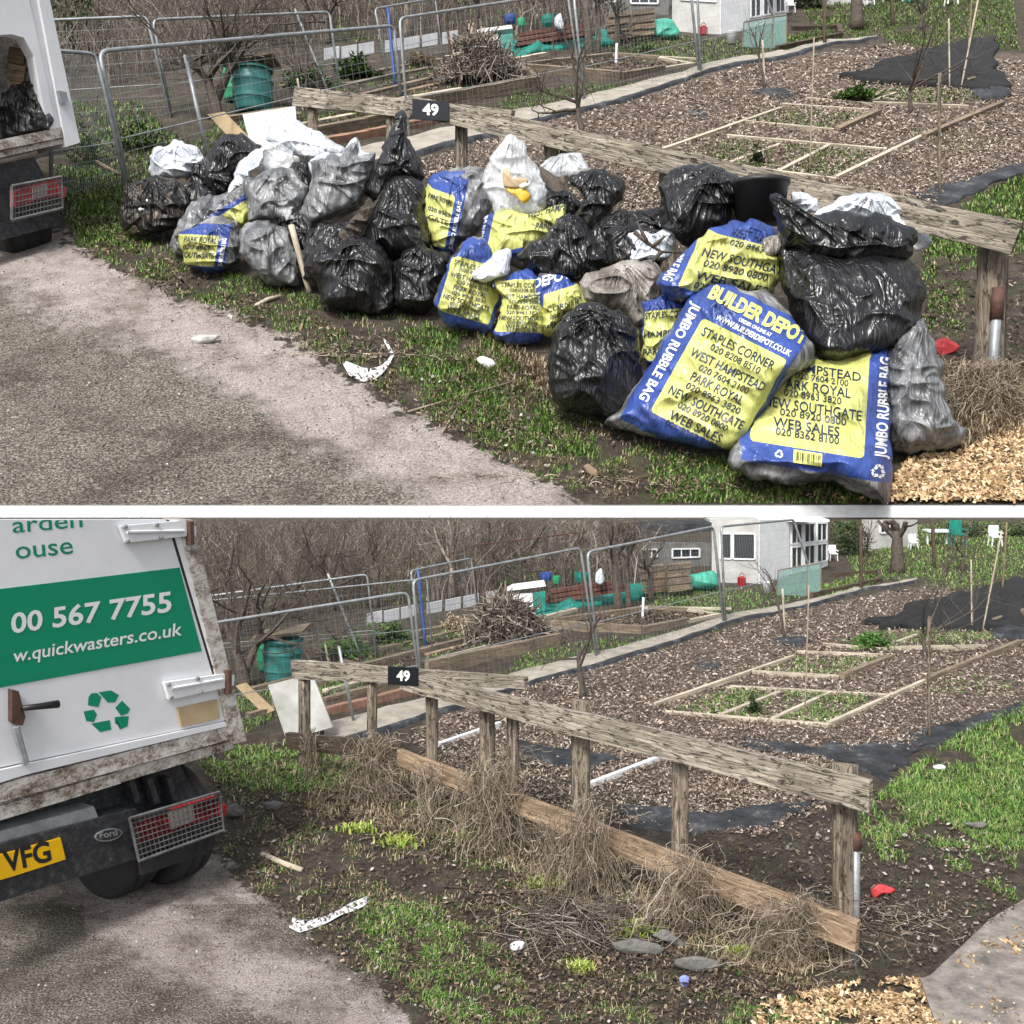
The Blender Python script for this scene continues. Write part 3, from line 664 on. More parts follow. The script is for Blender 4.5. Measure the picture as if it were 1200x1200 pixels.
    for nm, o, wd, mat, lift in (('path', 0, 1, 'concrete', .03), ('fabric_hem', 1, .45, 'black', .016)):
        G = []
        for i in range(len(pth)-1):
            for t in np.linspace(0, 1, 6, endpoint=False):
                x = pth[i][0]*(1-t)+pth[i+1][0]*t; y = pth[i][1]*(1-t)+pth[i+1][1]*t; w = (y-660)*.055
                jj = 1.5*(vn(x/17, 3)-.5)
                if o == 0: G.append([s.g(x, y-w+jj, lift-.05), s.g(x, y-w+jj, lift), s.g(x, y+w+jj, lift), s.g(x, y+w+jj, lift-.05)])
                else: G.append([s.g(x, y+w*.9+jj, .01), s.g(x, y+w*1.05+jj, .035), s.g(x, y+w*1.25+2*vn(x/7, 5), .03), s.g(x, y+w*1.3+2.5*vn(x/7, 5), -.02)])
        mb = MB().grid(np.array(G)); 
        if o == 0: mb.build(nm, M[mat], None, kind='structure')
        else: mb.build(nm, M['weed_fabric'], None, True, **s.tg('strip of black weed fabric hemming the slab path', 'fabric'))
    # black sheets
    sheet(s, 'weed_sheet', [(1018, 733), (1060, 725), (1075, 712), (1110, 704), (1160, 690), (1200, 682), (1200, 738), (1150, 738), (1080, 735), (1040, 738)], 'matt_black', 'heaped matt black sheet covering a bed at the right', 'sheet', 15)
    sheet(s, 'weed_sheet', [(1160, 745), (1180, 728), (1205, 724), (1205, 745), (1180, 752)], 'weed_fabric', 'bluish crumpled fabric at the end of the pale timber', 'sheet', 6)
    sheet(s, 'weed_sheet', [(1060, 868), (1080, 856), (1110, 860), (1130, 848), (1185, 828), (1205, 822), (1205, 835), (1160, 850), (1110, 872), (1080, 874)], 'weed_fabric', 'frayed strip of blue black fabric along the grass edge', 'sheet', 4)
    if lo:
        sheet(s, 'weed_sheet', [(872, 868), (930, 874), (990, 874), (1075, 876), (1062, 896), (1040, 916), (1020, 912), (960, 890), (900, 880)], 'weed_fabric', 'wide blue grey fabric lying behind the fence end', 'sheet', 4)
        sheet(s, 'weed_sheet', [(720, 945), (760, 955), (800, 965), (850, 962), (900, 950), (935, 945), (915, 966), (860, 975), (800, 980), (735, 965)], 'weed_fabric', 'torn blue grey fabric under the near right part of the fence', 'sheet', 5)
        sheet(s, 'weed_sheet', [(605, 872), (650, 878), (700, 886), (720, 892), (690, 902), (650, 898), (615, 886)], 'weed_fabric', 'small flap of dark fabric behind the middle posts', 'sheet', 5)
        sheet(s, 'weed_sheet', [(625, 838), (660, 846), (668, 852), (640, 852)], 'weed_fabric', 'tiny dark fabric scrap near the sapling', 'sheet', 3)
    sheet(s, 'weed_sheet', [(815, 780), (830, 776), (845, 780), (835, 787)], 'weed_fabric', 'small fabric scrap showing through the bark near the path', 'sheet', 3)
    sheet(s, 'weed_sheet', [(905, 752), (925, 748), (950, 752), (935, 758)], 'weed_fabric', 'fabric scrap at the foot of the staked sapling', 'sheet', 3)
    # barrels
    for (x, y, w, h, mat, lab) in ((332, 797, 23, 50, 'teal', 'large teal ribbed plastic barrel under a plank'), (317, 784, 15, 40, 'green_plastic', 'smaller bright green barrel half hidden behind the teal one')):
        b = s.p(x, y, x, y); m = s.m(x, y); hh = h*m; r = w*m
        t = thing('barrel', b, lab+' '+S.where, 'barrel')
        pr = [(0, r*.86)]
        for i in range(1, 20):
            q = i/20; pr.append((hh*q, r*(.88+.12*math.sin(q*3.14))*(1.035 if i in (5, 6, 13, 14) else 1)))
        MB().lathe(b, Z, pr+[(hh, r*.9), (hh*1.0, r*.8)], 28).build('body', M[mat], t, True)
        mb = MB()
        for q in (.28, .66, .93): mb.lathe(b+Z*hh*q, Z, [(0, r*.98), (0, r*1.05), (hh*.03, r*1.05), (hh*.03, r*.98)], 28)
        mb.build('hoop', M[mat], t)
    t = lath(s, 'plank', 300, 0, 0, 0, 1, M['brown_wood'], '', parent=None) if False else None
    a, b = s.p(300, 747, 332, 797), s.p(360, 738, 332, 797); m = s.m(325, 790)
    MB().beam(a+Z*m*2.5, b+Z*m*2.5, np.array([0, 24*m, 0]), Z*m*1.3, 0, S.s, .05).build('plank', M['sleeper'], None, **s.tg('weathered plank laid over the barrel tops', 'plank'))
    # leaning plywood and pale board
    def panel(name, pts, ref, th, mat, label, cat='board', r2=None):
        q = [s.p(x, y, ref[0], ref[1]+(r2 or 0)*(1-k)) for (x, y), k in zip(pts, (0, 0, 1, 1))]; n = unit(np.cross(q[1]-q[0], q[2]-q[0])); 
        if n[1] < 0: n = -n
        MB().prism(q, n*th*s.m(*ref)).build(name, M[mat], None, **s.tg(label, cat))
    panel('board', [(276, 804), (288, 800), (322, 832), (310, 838)] if lo else [(268, 800), (288, 797), (318, 828), (300, 834)], (300, 838), 2, 'plywood', 'pale chequered plywood offcut leaning on the trough')
    if lo: panel('board', [(314, 803), (366, 790), (390, 852), (336, 868)], (355, 868), 3, 'dirty_white', 'large dirty white board leaning behind the end post')
    # white edging boards in the distance
    ex = [(430, 722), (450, 719), (470, 715), (500, 710), (522, 706), (543, 702), (566, 698)]
    for k, (x, y) in enumerate(ex):
        a, b = s.p(x, y+9, x, y+10), s.p(x+18, y+5, x+18, y+6); m = s.m(x, y)
        MB().beam(a+Z*m*5, b+Z*m*5, np.array([0, 1.2*m, 0]), Z*m*6.5).build('edging_board', M['white'], None, **s.tg(('leftmost', 'second', 'third', 'fourth', 'fifth', 'sixth', 'rightmost')[k]+' of the white edging boards below the scrub', 'board', 'row of white edging boards'))
    # brushwood heap
    parts = [strand_pile(s, 597, 752, 104, 46, 1000, 34, .75, 'twigs', .9), strand_pile(s, 588, 750, 84, 46, 700, 44, .85, 'twigs', 1.2)]
    V, f = join(parts[:1]); t = thing('brushwood_heap', s.g(597, 752), 'heap of cut brushwood and sticks piled on a bed '+S.where, 'stick pile')
    arrmesh('brown_sticks', V, f, M['twigs'], t); V, f = join(parts[1:]); arrmesh('pale_sticks', V, f, M['straw'], t)
    # table, crates, tarpaulins, stacked boards
    t = s.T('work_table', 620, 712, 'low table with white top and teal sides beside the brushwood', 'table')
    def quad(name, P, ref, off, mat, parent): MB().prism([s.p(x, y, *ref) for x, y in P], np.array([0, off*s.m(*ref), 0])).build(name, M[mat], parent)
    quad('table_top', [(592, 693), (640, 687), (638, 683), (600, 688)], (620, 720), 22, 'white', t)
    quad('side_panel', [(625, 695), (639, 693), (639, 716), (626, 718)], (620, 722), 3, 'tarp_teal', t)
    quad('side_panel', [(596, 696), (624, 695), (625, 712), (600, 710)], (620, 719), 2, 'white', t)
    sheet(s, 'tarpaulin', [(630, 722), (650, 704), (690, 697), (730, 690), (752, 690), (758, 702), (730, 706), (680, 712), (640, 722)], 'tarp_teal', 'teal netting sheet slumped under the brown boards', 'tarpaulin', 12)
    for k, (x0, y0, x1, y1, lab) in enumerate(((640, 705, 735, 690, 'lowest dark board of the stack above the teal sheet'), (642, 699, 732, 685, 'middle brown board of the stack above the teal sheet'), (645, 693, 725, 681, 'top board of the stack above the teal sheet'))):
        a, b = s.p(x0, y0, 690, 712), s.p(x1, y1, 690, 708); m = s.m(690, 710); MB().beam(a, b, np.array([0, 4*m, 0]), Z*m*2.1, 0, S.s, .1).build('stacked_board', M['red_brown'], None, **s.tg(lab, 'board', 'brown boards stacked on the teal sheet'))
    bl = [(652, 683, 10, 8, 'green_plastic', 'pale green container on the board stack', 'container'), (682, 681, 18, 10, 'tarp_teal', 'teal crate on the board stack', 'crate'), (640, 680, 14, 9, 'blue', 'small dark blue tub beside the table', 'tub')]
    for x, y, w, h, mt, lab, cat in bl:
        b = s.p(x, y, x, 708); m = s.m(x, 708); MB().lathe(b, Z, [(0, w*.42*m), (h*.5*m, w*.5*m), (h*m, w*.5*m), (h*m, w*.4*m), (h*.8*m, w*.38*m)], 9).build(cat, M[mt], None, False, **s.tg(lab, cat))
    blob(S, 'white_sack', [tuple(map(float, s.mp(x, y))) for x, y in [(698, 672), (705, 666), (708, 680), (704, 686), (697, 682)]], s.ref(700, 712), M['white_film'], wr=.2, n=40, m=10, **s.tg('small white sack tied to the fence behind the saplings', 'sack'))
    blob(S, 'tarpaulin', [tuple(map(float, s.mp(x, y))) for x, y in [(804, 690), (806, 676), (822, 669), (836, 670), (842, 682), (838, 689), (820, 692)]], s.ref(820, 693), M['tarp_green'], wr=.5, n=60, m=14, **s.tg('crumpled mint green tarpaulin heap on the grass by the shed', 'tarpaulin'))
    k = 0
    for row in range(4):
        for c in range(2):
            x0 = 752+c*30+R.uniform(-2, 2); y0 = 693-row*8.5-c*3; a, b = s.p(x0, y0, 775, 700), s.p(x0+27, y0-3, 775, 697); m = s.m(775, 700)
            MB().beam(a, b, np.array([0, 4*m, 0]), Z*m*R.uniform(2.4, 3.6), 0, S.s, .08).build('stacked_timber', M['brown_wood' if R.rand() < .4 else 'sleeper'], None, **s.tg(('lowest', 'second', 'third', 'top')[row]+' timber in the '+('left' if c == 0 else 'right')+' pile in front of the long shed', 'timber', 'rough timber piled before the long shed'))
    b = s.p(869, 686, 869, 686); m = s.m(869, 686)
    t = thing('red_canister', b, 'red canister standing against the grey shed wall '+S.where, 'canister'); MB().lathe(b, Z, [(0, 5*m), (9*m, 5.0*m), (10.5*m, 3.5*m), (11*m, 2*m)], 6).build('body', M['red'], t); MB().tube([b+Z*12*m-RT*3*m, b+Z*15*m, b+Z*12*m+RT*3*m], .6*m, 5).build('handle', M['red'], t)
    b = s.p(899, 695, 899, 695); m = s.m(899, 695); t = thing('white_bucket', b, 'white bucket on the grass before the netting cage '+S.where, 'bucket')
    MB().lathe(b, Z, [(0, 5*m), (13*m, 6.3*m), (13.5*m, 6.6*m), (13.5*m, 5.8*m), (2*m, 4.5*m)], 16).build('body', M['white'], t, True)
    # sheds
    def wall(name, P, ref, th, mat, parent): q = [s.p(x, y, *r) for (x, y), r in zip(P, ref)]; n = unit(np.cross(q[1]-q[0], q[3]-q[0])); n = n if n[1] > 0 else -n; return MB().prism(q, n*th*s.m(*ref[0])).build(name, M[mat], parent)
    def rectf(A, B, u0, u1, v0, v1, topy=600):
        """rectangle on a wall whose foot runs A->B: u along, v up, as pixels"""
        f = lambda u, v: (A[0]+(B[0]-A[0])*u, (A[1]+(B[1]-A[1])*u)*(1-v)+topy*v); return [f(u0, v0), f(u1, v0), f(u1, v1), f(u0, v1)], [f(u0, 0), f(u1, 0), f(u1, 0), f(u0, 0)]
    def facade(parent, A, B, mat, wins, topy=600, th=30, name='wall', panes=2):
        P, rf = rectf(A, B, 0, 1, -.02, 1, topy); wall(name, P, rf, th, mat, parent); m = s.m(*A)
        for (u0, u1, v0, v1) in wins:
            P, rf = rectf(A, B, u0, u1, v0, v1, topy); q = [s.p(x, y, *r) for (x, y), r in zip(P, rf)]; n = unit(np.cross(q[1]-q[0], q[3]-q[0])); n = n if n[1] < 0 else -n
            w = MB()
            e = .12
            for i in range(4): w.beam(q[i]+n*m*.8, q[(i+1) % 4]+n*m*.8, n*m*.9, unit((q[(i+2) % 4]-q[(i+1) % 4]))*m*.9)
            for k in range(1, panes): a, b = q[0]+(q[1]-q[0])*k/panes, q[3]+(q[2]-q[3])*k/panes; w.beam(a+n*m*.7, b+n*m*.7, n*m*.6, unit(q[1]-q[0])*m*.5)
            wo = w.build('window', M['white'], parent); MB().prism([p+n*m*.3 for p in q], -n*m*.25).build('pane', M['dark_glass'], wo)
    ty = 609 if lo else 585
    t = s.T('garden_shed', 860, 682, 'small grey shed with white framed window, joined to the summerhouse', 'shed'); facade(t, (834, 682), (889, 684), 'grey_paint', [(.18, .42, .38, .78), (.46, .92, .38, .78)], ty, 34, panes=1)
    P, rf = rectf((832, 682), (891, 684), 0, 1, 1, 1.0, ty); quadp = [s.p(x, y-(0 if lo else 3), *r) for (x, y), r in zip([(832, ty), (891, ty), (891, ty+3), (832, ty+3)], [(860, 680)]*4)]; MB().prism(quadp, np.array([0, 36*s.m(860, 680), 0])).build('roof', M['grey_paint'], t)
    t = s.T('summerhouse', 925, 676, 'white clad summerhouse with glazed white doors and many panes', 'summerhouse')
    facade(t, (890, 684), (925, 675), 'white', [], ty, 30)
    facade(t, (926, 674), (970, 663), 'white', [(.02, .3, .12, .5), (.36, .64, .12, .5), (.7, .96, .12, .5), (.02, .3, .56, .93), (.36, .64, .56, .93), (.7, .96, .56, .93)], ty, 8, 'porch_wall')
    quadp = [s.p(x, y, 925, 676) for x, y in [(888, ty), (972, ty), (972, ty+2.5), (888, ty+2.5)]]; MB().prism(quadp, np.array([0, 40*s.m(925, 676), 0])).build('roof', M['white'], t)
    t = s.T('long_shed', 790, 660, 'long low grey shed with a dark roof behind the timber piles', 'shed'); facade(t, (742, 668), (833, 663), 'dull_grey', [(.1, .3, .45, .75), (.5, .85, .4, .75)], 636 if lo else 632, 40, panes=3)
    quadp = [s.p(x, y, 790, 662) for x, y in [(738, 633), (836, 622), (836, 613), (750, 616)]]; MB().prism(quadp, np.array([0, 44*s.m(790, 660), 0])).build('roof', M['weed_fabric'], t)
    t = s.T('far_hut', 1050, 640, 'pale hut with a small window behind the lawn trees', 'hut'); facade(t, (1025, 644), (1075, 640), 'grey_paint', [(.12, .45, .55, .9)], ty, 20, panes=3)
    # netting cage beside the summerhouse
    t = s.T('netting_cage', 930, 697, 'see through green netting cage before the summerhouse', 'netting'); q = lambda x, y: s.p(x, y, 930, 699)
    mb = MB()
    for a, b in (((910, 697), (912, 668)), ((945, 699), (946, 662)), ((962, 692), (962, 660)), ((912, 668), (946, 662)), ((946, 662), (962, 660))): mb.tube([q(*a), q(*b)], .7*s.m(930, 699), 5)
    mb.build('frame', M['sleeper'], t)
    MB().prism([q(910, 697), q(945, 699), q(946, 662), q(912, 668)], np.array([0, .3*s.m(930, 699), 0])).build('net', M['netting'], t); MB().prism([q(945, 699), q(962, 692), q(962, 660), q(946, 662)], np.array([0, .3*s.m(930, 699), 0])).build('net', M['netting'], t)
    # stakes and canes
    pole(s, 'stake', 1089, 866, 1089, 722, 2.0, M['post_wood'], 'thin grey stake at the mulch corner by the grass', bend=.3)
    pole(s, 'cane', 943, 842, 948, 686, .9, M['straw'], 'tall thin cane standing among the laths', 'cane')
    pole(s, 'cane', 1151, 740, 1174, 622, 1.0, M['lath'], 'slanting cane in the black sheet at the right', 'cane')
    pole(s, 'cane', 1139, 739, 1138, 656, .9, M['lath'], 'upright cane in front of the black sheet', 'cane')
    pole(s, 'cane', 1174, 700, 1180, 612, 1.0, M['brown_wood'], 'brown cane at the far right of the black sheet', 'cane')
    pole(s, 'post', 1009, 692, 1009, 615, 2.2, M['dark_wood'], 'dark thin post beside the framed seedling bed', 'post')
    pole(s, 'post', 1095, 666, 1093, 611, 2.2, M['dark_wood'], 'dark post on the lawn right of the thick tree', 'post')
    pole(s, 'stake', 424, 770, 384, 672, 1.5, M['galvanised'], 'metal pole leaning over the cabbages', 'pole')
    pole(s, 'blue_pole', 499, 760, 490, 668, 2.0, M['blue'], 'blue painted pole behind the number plate', 'pole')
    pole(s, 'stake', 388, 792, 381, 755, 1.2, M['lath'], 'short pale stake by the cabbages', 'stake')
    pole(s, 'stake', 753, 724, 754, 700, 1.6, M['white'], 'short white marker in the compost bed', 'marker')
    pole(s, 'stake', 920, 747, 917, 690, 1.3, M['lath'], 'pale stake tied to the curved sapling', 'stake')
    pole(s, 'stake', 680, 818, 679, 776, 2.0, M['lath'], 'pale stake tied to the forked sapling', 'stake')
    pole(s, 'stake', 571, 722, 567, 692, 1.6, M['rust'], 'rusty short stake behind the brushwood', 'stake')
    t = s.T('trellis_frame', 615, 700, 'rusty rectangular pipe frame standing in the scrub', 'frame')
    MB().tube([s.p(561, 724, 561, 724), s.p(554, 639, 561, 724), s.p(679, 624, 690, 716), s.p(684, 716, 690, 716)], 1.1*s.m(620, 720), 6).build('pipe', M['rust'], t)
    # saplings and trees
    tree(s, 'sapling', 683, 820, (0, 0, 0), 125, 3.4, 2, 'forked bare sapling growing behind the top rail', trunk_top=(678, 772), spread=.9)
    tree(s, 'sapling', 920, 748, (-.35, 0, 0), 70, 1.6, 1, 'thin curved sapling leaning left over the bark', trunk_top=(911, 700), spread=.3)
    tree(s, 'sapling', 1084, 768, (0, 0, 0), 150, 2.4, 2, 'open branched bare sapling before the black sheet', trunk_top=(1082, 742), spread=.75)
    tree(s, 'tree', 725, 718, (0, 0, 0), 110, 4.5, 2, 'grey lichened tree trunk behind the compost bed', trunk_top=(720, 650), spread=.35)
    tree(s, 'tree', 735, 716, (.1, 0, 0), 90, 3.0, 2, 'slender brown trunk close beside the grey one', trunk_top=(735, 655), spread=.35)
    tree(s, 'tree', 763, 704, (0, 0, 0), 60, 3.6, 2, 'short dark stump like tree in front of the timber piles', trunk_top=(761, 665))
    tree(s, 'tree', 1052, 672, (0, 0, 0), 80, 7.0, 1, 'thick brown tree trunk on the far lawn', trunk_top=(1051, 622))
    tree(s, 'tree', 1015, 662, (0, 0, 0), 50, 1.6, 2, 'thin young tree at the lawn edge', spread=.4)
    tree(s, 'tree', 1128, 668, (0, 0, 0), 55, 2.2, 2, 'small bare tree near the garden chairs')
    tree(s, 'fruit_tree', 290, 808, (-.1, 0, 0), 190 if lo else 150, 6.5, 3, 'gnarled bare fruit tree left of the barrels', trunk_top=(276, 760), spread=.75)
    tree(s, 'fruit_tree', 279, 806, (.5, 0, 0), 150 if lo else 120, 5, 3, 'second stem of the gnarled fruit tree leaning right', trunk_top=(305, 742), spread=.75)
    tree(s, 'shrub', 398, 775, (0, 0, 0), 90, 1.8, 3, 'twiggy bare shrub behind the cabbages', 'shrub', spread=.9)
    for x, y, L, lab in ((440, 712, 90, 'bare tree in the scrub left of the blue pole'), (530, 700, 100, 'bare pale tree in the scrub above the white boards'), (610, 690, 85, 'bare tree rising behind the white topped table'), (660, 684, 80, 'tangled tree behind the teal crates'), (345, 725, 100, 'bare tree in the scrub above the barrels')):
        tree(s, 'tree', x, y, (0, 0, 0), L*1.2, 3.2, 3, lab, spread=.6, mat='straw' if x in (530, 660) else 'bark')
    # leafy things
    bush(s, 'cabbage_bed', 402, 766, 62, 24, 1000, 'lush', 'bright green cabbage leaves in the bed behind the barrels', 'vegetables', 5)
    bush(s, 'cabbage_bed', 458, 752, 50, 22, 900, 'leaves', 'darker green leafy vegetables near the blue pole', 'vegetables', 7)
    bush(s, 'evergreen_bush', 997, 650, 42, 42, 1700, 'evergreen', 'dark evergreen bush between the summerhouse and the lawn', 'bush', 4)
    bush(s, 'leafy_clump', 1022, 757, 56, 15, 900, 'lush', 'dense dark green leafy clump behind the laths', 'plant', 6)
    bush(s, 'lavender', 535, 735, 40, 14, 600, 'dry_grass', 'grey lavender clump in front of the white boards', 'plant', 4)
    bush(s, 'herb_clump', 793, 708, 26, 8, 200, 'lush', 'small round herb clump near the flat bed', 'plant', 4)
    bush(s, 'rosemary', 883, 835, 16, 22, 260, 'evergreen', 'dark upright rosemary in the left grass cell', 'plant', 5)
    for x, y, w, h, mt, lab in ((330, 700, 60, 30, 'evergreen', 'dark ivy covered shrub in the scrub above the barrels'), (470, 680, 70, 26, 'dry_grass', 'pale bramble thicket left of the blue pole'), (585, 668, 60, 26, 'leaves', 'greenish shrub in the scrub above the brushwood heap'), (690, 655, 60, 24, 'evergreen', 'dark shrub left of the long low shed'), (415, 650, 70, 24, 'leaves', 'green bramble far back in the scrub'), (250, 660, 60, 30, 'dry_grass', 'straw coloured bramble behind the fruit tree')):
        bush(s, 'scrub_bush', x, y, w, h, 500, mt, lab, 'shrub', 3)
    # scrub wood as one mass
    parts = []; xs, ys = (R.uniform(20, 760, 8200), R.uniform(0, 1, 8200)**.8)
    lowl = np.interp(xs, [20, 180, 420, 600, 760], [790, 770, 712, 700, 690]); yb = 616+(lowl-616)*ys; keep = fbm(xs/38, yb/13, 4)+R.uniform(-.08, .08, len(xs)) > .46; xs, yb = xs[keep], yb[keep]
    hp = np.minimum(R.uniform(16, 95, len(xs)), 400) 
    if lo: hp = np.minimum(hp, yb-s.cap-1)
    X, Y = s.mp(xs, yb); B = S.at(X, Y); m = S.mpp(Y); K = 6; tt = np.linspace(0, 1, K); lean = R.normal(size=(len(xs), 3))*[.32, .25, 0]
    wob = R.normal(size=(len(xs), K, 3))*.05
    P = B[:, None]+((Z+lean[:, None]*tt[None, :, None])*tt[None, :, None]+wob*tt[None, :, None])*(hp*m)[:, None, None]
    parts.append(strands(P, (m*R.uniform(.25, .6, len(xs))*np.where(R.rand(len(xs)) < .06, 2.2, 1))[:, None]*(1.1-.8*tt)[None]))
    k2 = R.randint(0, len(xs), 9000); q = R.uniform(.3, .9, 9000); i0 = (q*(K-1)).astype(int); B2 = P[k2, i0]; d = unit(R.normal(size=(9000, 3))+[0, 0, .5]); l2 = (hp*m)[k2]*R.uniform(.1, .3, 9000)
    P2 = B2[:, None]+d[:, None]*np.linspace(0, 1, 4)[None, :, None]*l2[:, None, None]+R.normal(size=(9000, 4, 3))*(l2*.06)[:, None, None]
    if lo:
        e = (600-(s.cap+1))/F; lim = H+P2[..., 1]*((e*cp-sp)/(cp+e*sp)); P2[..., 2] = np.minimum(P2[..., 2], lim)
    parts.append(strands(P2, (m[k2]*.26)[:, None]*np.ones((1, 4))))
    V, f = join(parts); arrmesh('scrub', V, f, M['twigs'], **s.tg('brown leafless scrub filling the background', 'scrub', None, 'stuff'))
    # garden chairs and table on the lawn
    def chair(x, y, w, mat, lab):
        t = s.T('garden_chair', x, y, lab, 'chair'); m = s.m(x, y)*w; b = s.p(x, y, x, y); up = Z
        for dx in (-.5, .5):
            for dy in (-.45, .45): MB().tube([b+m*np.array([dx, dy, 0]), b+m*np.array([dx*.85, dy*.8, .9])], .07*m, 5).build('leg', M[mat], t)
        MB().beam(b+m*np.array([-.5, 0, .95]), b+m*np.array([.5, 0, .95]), np.array([0, .5*m, 0]), Z*.06*m).build('seat', M[mat], t)
        MB().beam(b+m*np.array([-.48, .5, 1.5]), b+m*np.array([.48, .5, 1.5]), np.array([0, .05*m, 0]), Z*.5*m).build('backrest', M[mat], t)
        mb = MB()
        for dx in (-.52, .52): mb.beam(b+m*np.array([dx, -.45, 1.3]), b+m*np.array([dx, .45, 1.35]), np.array([.07*m, 0, 0]), Z*.04*m)
        mb.build('armrest', M[mat], t)
    chair(1122, 640, 15, 'tarp_teal', 'dark green plastic garden chair on the lawn'); chair(976, 657, 9, 'white', 'white plastic chair beside the summerhouse')
    chair(1166, 640, 12, 'white', 'white garden chair farthest to the right'); chair(1070, 644, 9, 'white', 'white chair just right of the thick tree')
    t = s.T('garden_table', 1098, 636, 'white garden table beside the green chair', 'table'); m = s.m(1098, 636); b = s.p(1098, 638, 1098, 638)
    MB().beam(b+m*np.array([-14, 0, 16]), b+m*np.array([14, 0, 16]), np.array([0, 9*m, 0]), Z*m).build('table_top', M['white'], t)
    for dx in (-11, 11): MB().tube([b+m*np.array([dx, 0, 0]), b+m*np.array([dx, 0, 15])], 1.2*m, 6).build('leg', M['white'], t)
    # cover
    sc = 1.0
    grass(s, 'grass', [([(735, 700), (800, 690), (900, 690), (1010, 680), (905, 712), (850, 722), (760, 712)], 3500, 4, .9, None, 0), ([(975, 612), (1190, 609), (1240, 609), (1240, 690), (1100, 690), (1050, 682), (1000, 672)], 15000, 4, .9, 30, .3),
        ([(620, 765), (700, 750), (760, 748), (840, 728), (845, 738), (760, 755), (640, 790), (590, 792)], 2200, 5, .9, None, 0), ([(855, 808), (1025, 818), (965, 850), (790, 832)], 3600, 6, 1, 14, .42),
        ([(935, 770), (1035, 772), (985, 792), (885, 788)], 1500, 5, .9, 14, .4), ([(1080, 738), (1150, 742), (1200, 748), (1100, 758), (1040, 750)], 1100, 6, .9, None, 0), ([(380, 805), (500, 770), (560, 755), (600, 760), (500, 795), (400, 835)], 1500, 5, .9, 20, .45),
        ([(420, 760), (560, 728), (640, 722), (640, 735), (520, 750), (430, 775)], 1100, 4, .8, 14, .45), ([(1060, 775), (1120, 790), (1190, 800), (1190, 815), (1100, 812)], 380, 5, .9, 10, .5),
        ([(235, 850), (300, 805), (420, 790), (420, 800), (330, 838), (240, 885)], 1800, 8, 1, 20, .4), ([(950, 690), (1010, 672), (1040, 680), (960, 706)], 900, 5, .9, None, 0), ([(200, 730), (420, 712), (740, 690), (740, 645), (300, 630), (200, 650)], 3200, 7, 1, 26, .52)], 'green grass growing on beds and lawn beyond the fence')
    mul = [([(480, 855), (640, 800), (760, 768), (900, 722), (1090, 686), (1190, 702), (1250, 705), (1250, 830), (1190, 828), (1080, 868), (1000, 880), (960, 935), (900, 985), (700, 965), (560, 925), (490, 885)] if lo else [(480, 855), (640, 800), (760, 768), (900, 722), (1090, 686), (1190, 702), (1250, 705), (1250, 830), (1190, 828), (1080, 868), (1000, 880), (960, 930), (560, 900)], 46000, 2.0, .85, None, 0), ([(480, 860), (900, 985), (1010, 930), (1090, 868), (900, 850), (640, 800)], 2500, 3.0, 1.0, 30, .5)]
    chips(s, 'bark_chips', mul, 'brown bark chips mulching the beds')
    chips(s, 'compost', [([(650, 733), (755, 716), (840, 722), (752, 740)], 1500, 2, 1, None, 0)], 'dark lumpy compost in the boarded bed', 'litter_bits', 'compost')
    chips(s, 'rubble', [([(300, 800), (420, 770), (600, 735), (640, 745), (500, 790), (380, 830)], 1600, 2.2, .9, 20, .45)], 'brown leaf litter over the far beds', 'litter_bits', 'leaf litter')

# ---------------------------------------------------------------- the numbered fence
def px_beam(S, name, a, b, ra, rb, ha, hb, th, mat, parent, jit=.05, off=0.0):
    """board between pixel points a, b (centres) at ground rows ra, rb with pixel heights ha, hb"""
    A = S.P(a[0], a[1], S.depth(ra)); B = S.P(b[0], b[1], S.depth(rb)); d = unit(B-A); side = unit(np.cross(d, Z)); 
    if side[1] > 0: side = -side
    up = unit(np.cross(side, d)); up = up if up[2] > 0 else -up; mb = MB(); n = 14; vs = []
    A = A+side*off*S.s; B = B+side*off*S.s; L = np.linalg.norm(B-A)/S.s; fs = []; us = []; u0 = random.random()*9
    n = max(6, int(L/.09))
    for i in range(n+1):
        t = i/n; c = A+(B-A)*t; h = (ha*S.mpp(ra)*(1-t)+hb*S.mpp(rb)*t)*.5
        c = c+up*h*jit*1.5*(fbm(t*L*2, u0)-.5)
        jt, jb = 1+jit*2*(vn(t*L*6, u0+3)-.5), 1+jit*2*(vn(t*L*6, u0+7)-.5)
        for x, y in ((-1, -1), (1, -1), (1, 1), (-1, 1)): vs.append(c+side*x*th*S.s*.5+up*y*h*(jt if y > 0 else jb))
    la, lb = th, ha*S.mpp(ra)/S.s; off4 = [0, la, la+lb, 2*la+lb, 2*la+2*lb]
    for i in range(n):
        for e in range(4):
            q = i*4; e2 = (e+1) % 4; x0, x1 = u0+L*i/n, u0+L*(i+1)/n; fs.append((q+e, q+e2, q+4+e2, q+4+e)); us.append([(x0, off4[e]), (x0, off4[e+1]), (x1, off4[e+1]), (x1, off4[e])])
    q = n*4; fs += [(3, 2, 1, 0), (q, q+1, q+2, q+3)]; us += [[(u0, 0), (u0+.02, 0), (u0+.02, lb), (u0, lb)]]*2
    mb.add(vs, fs, us); return mb.build(name, mat, parent)
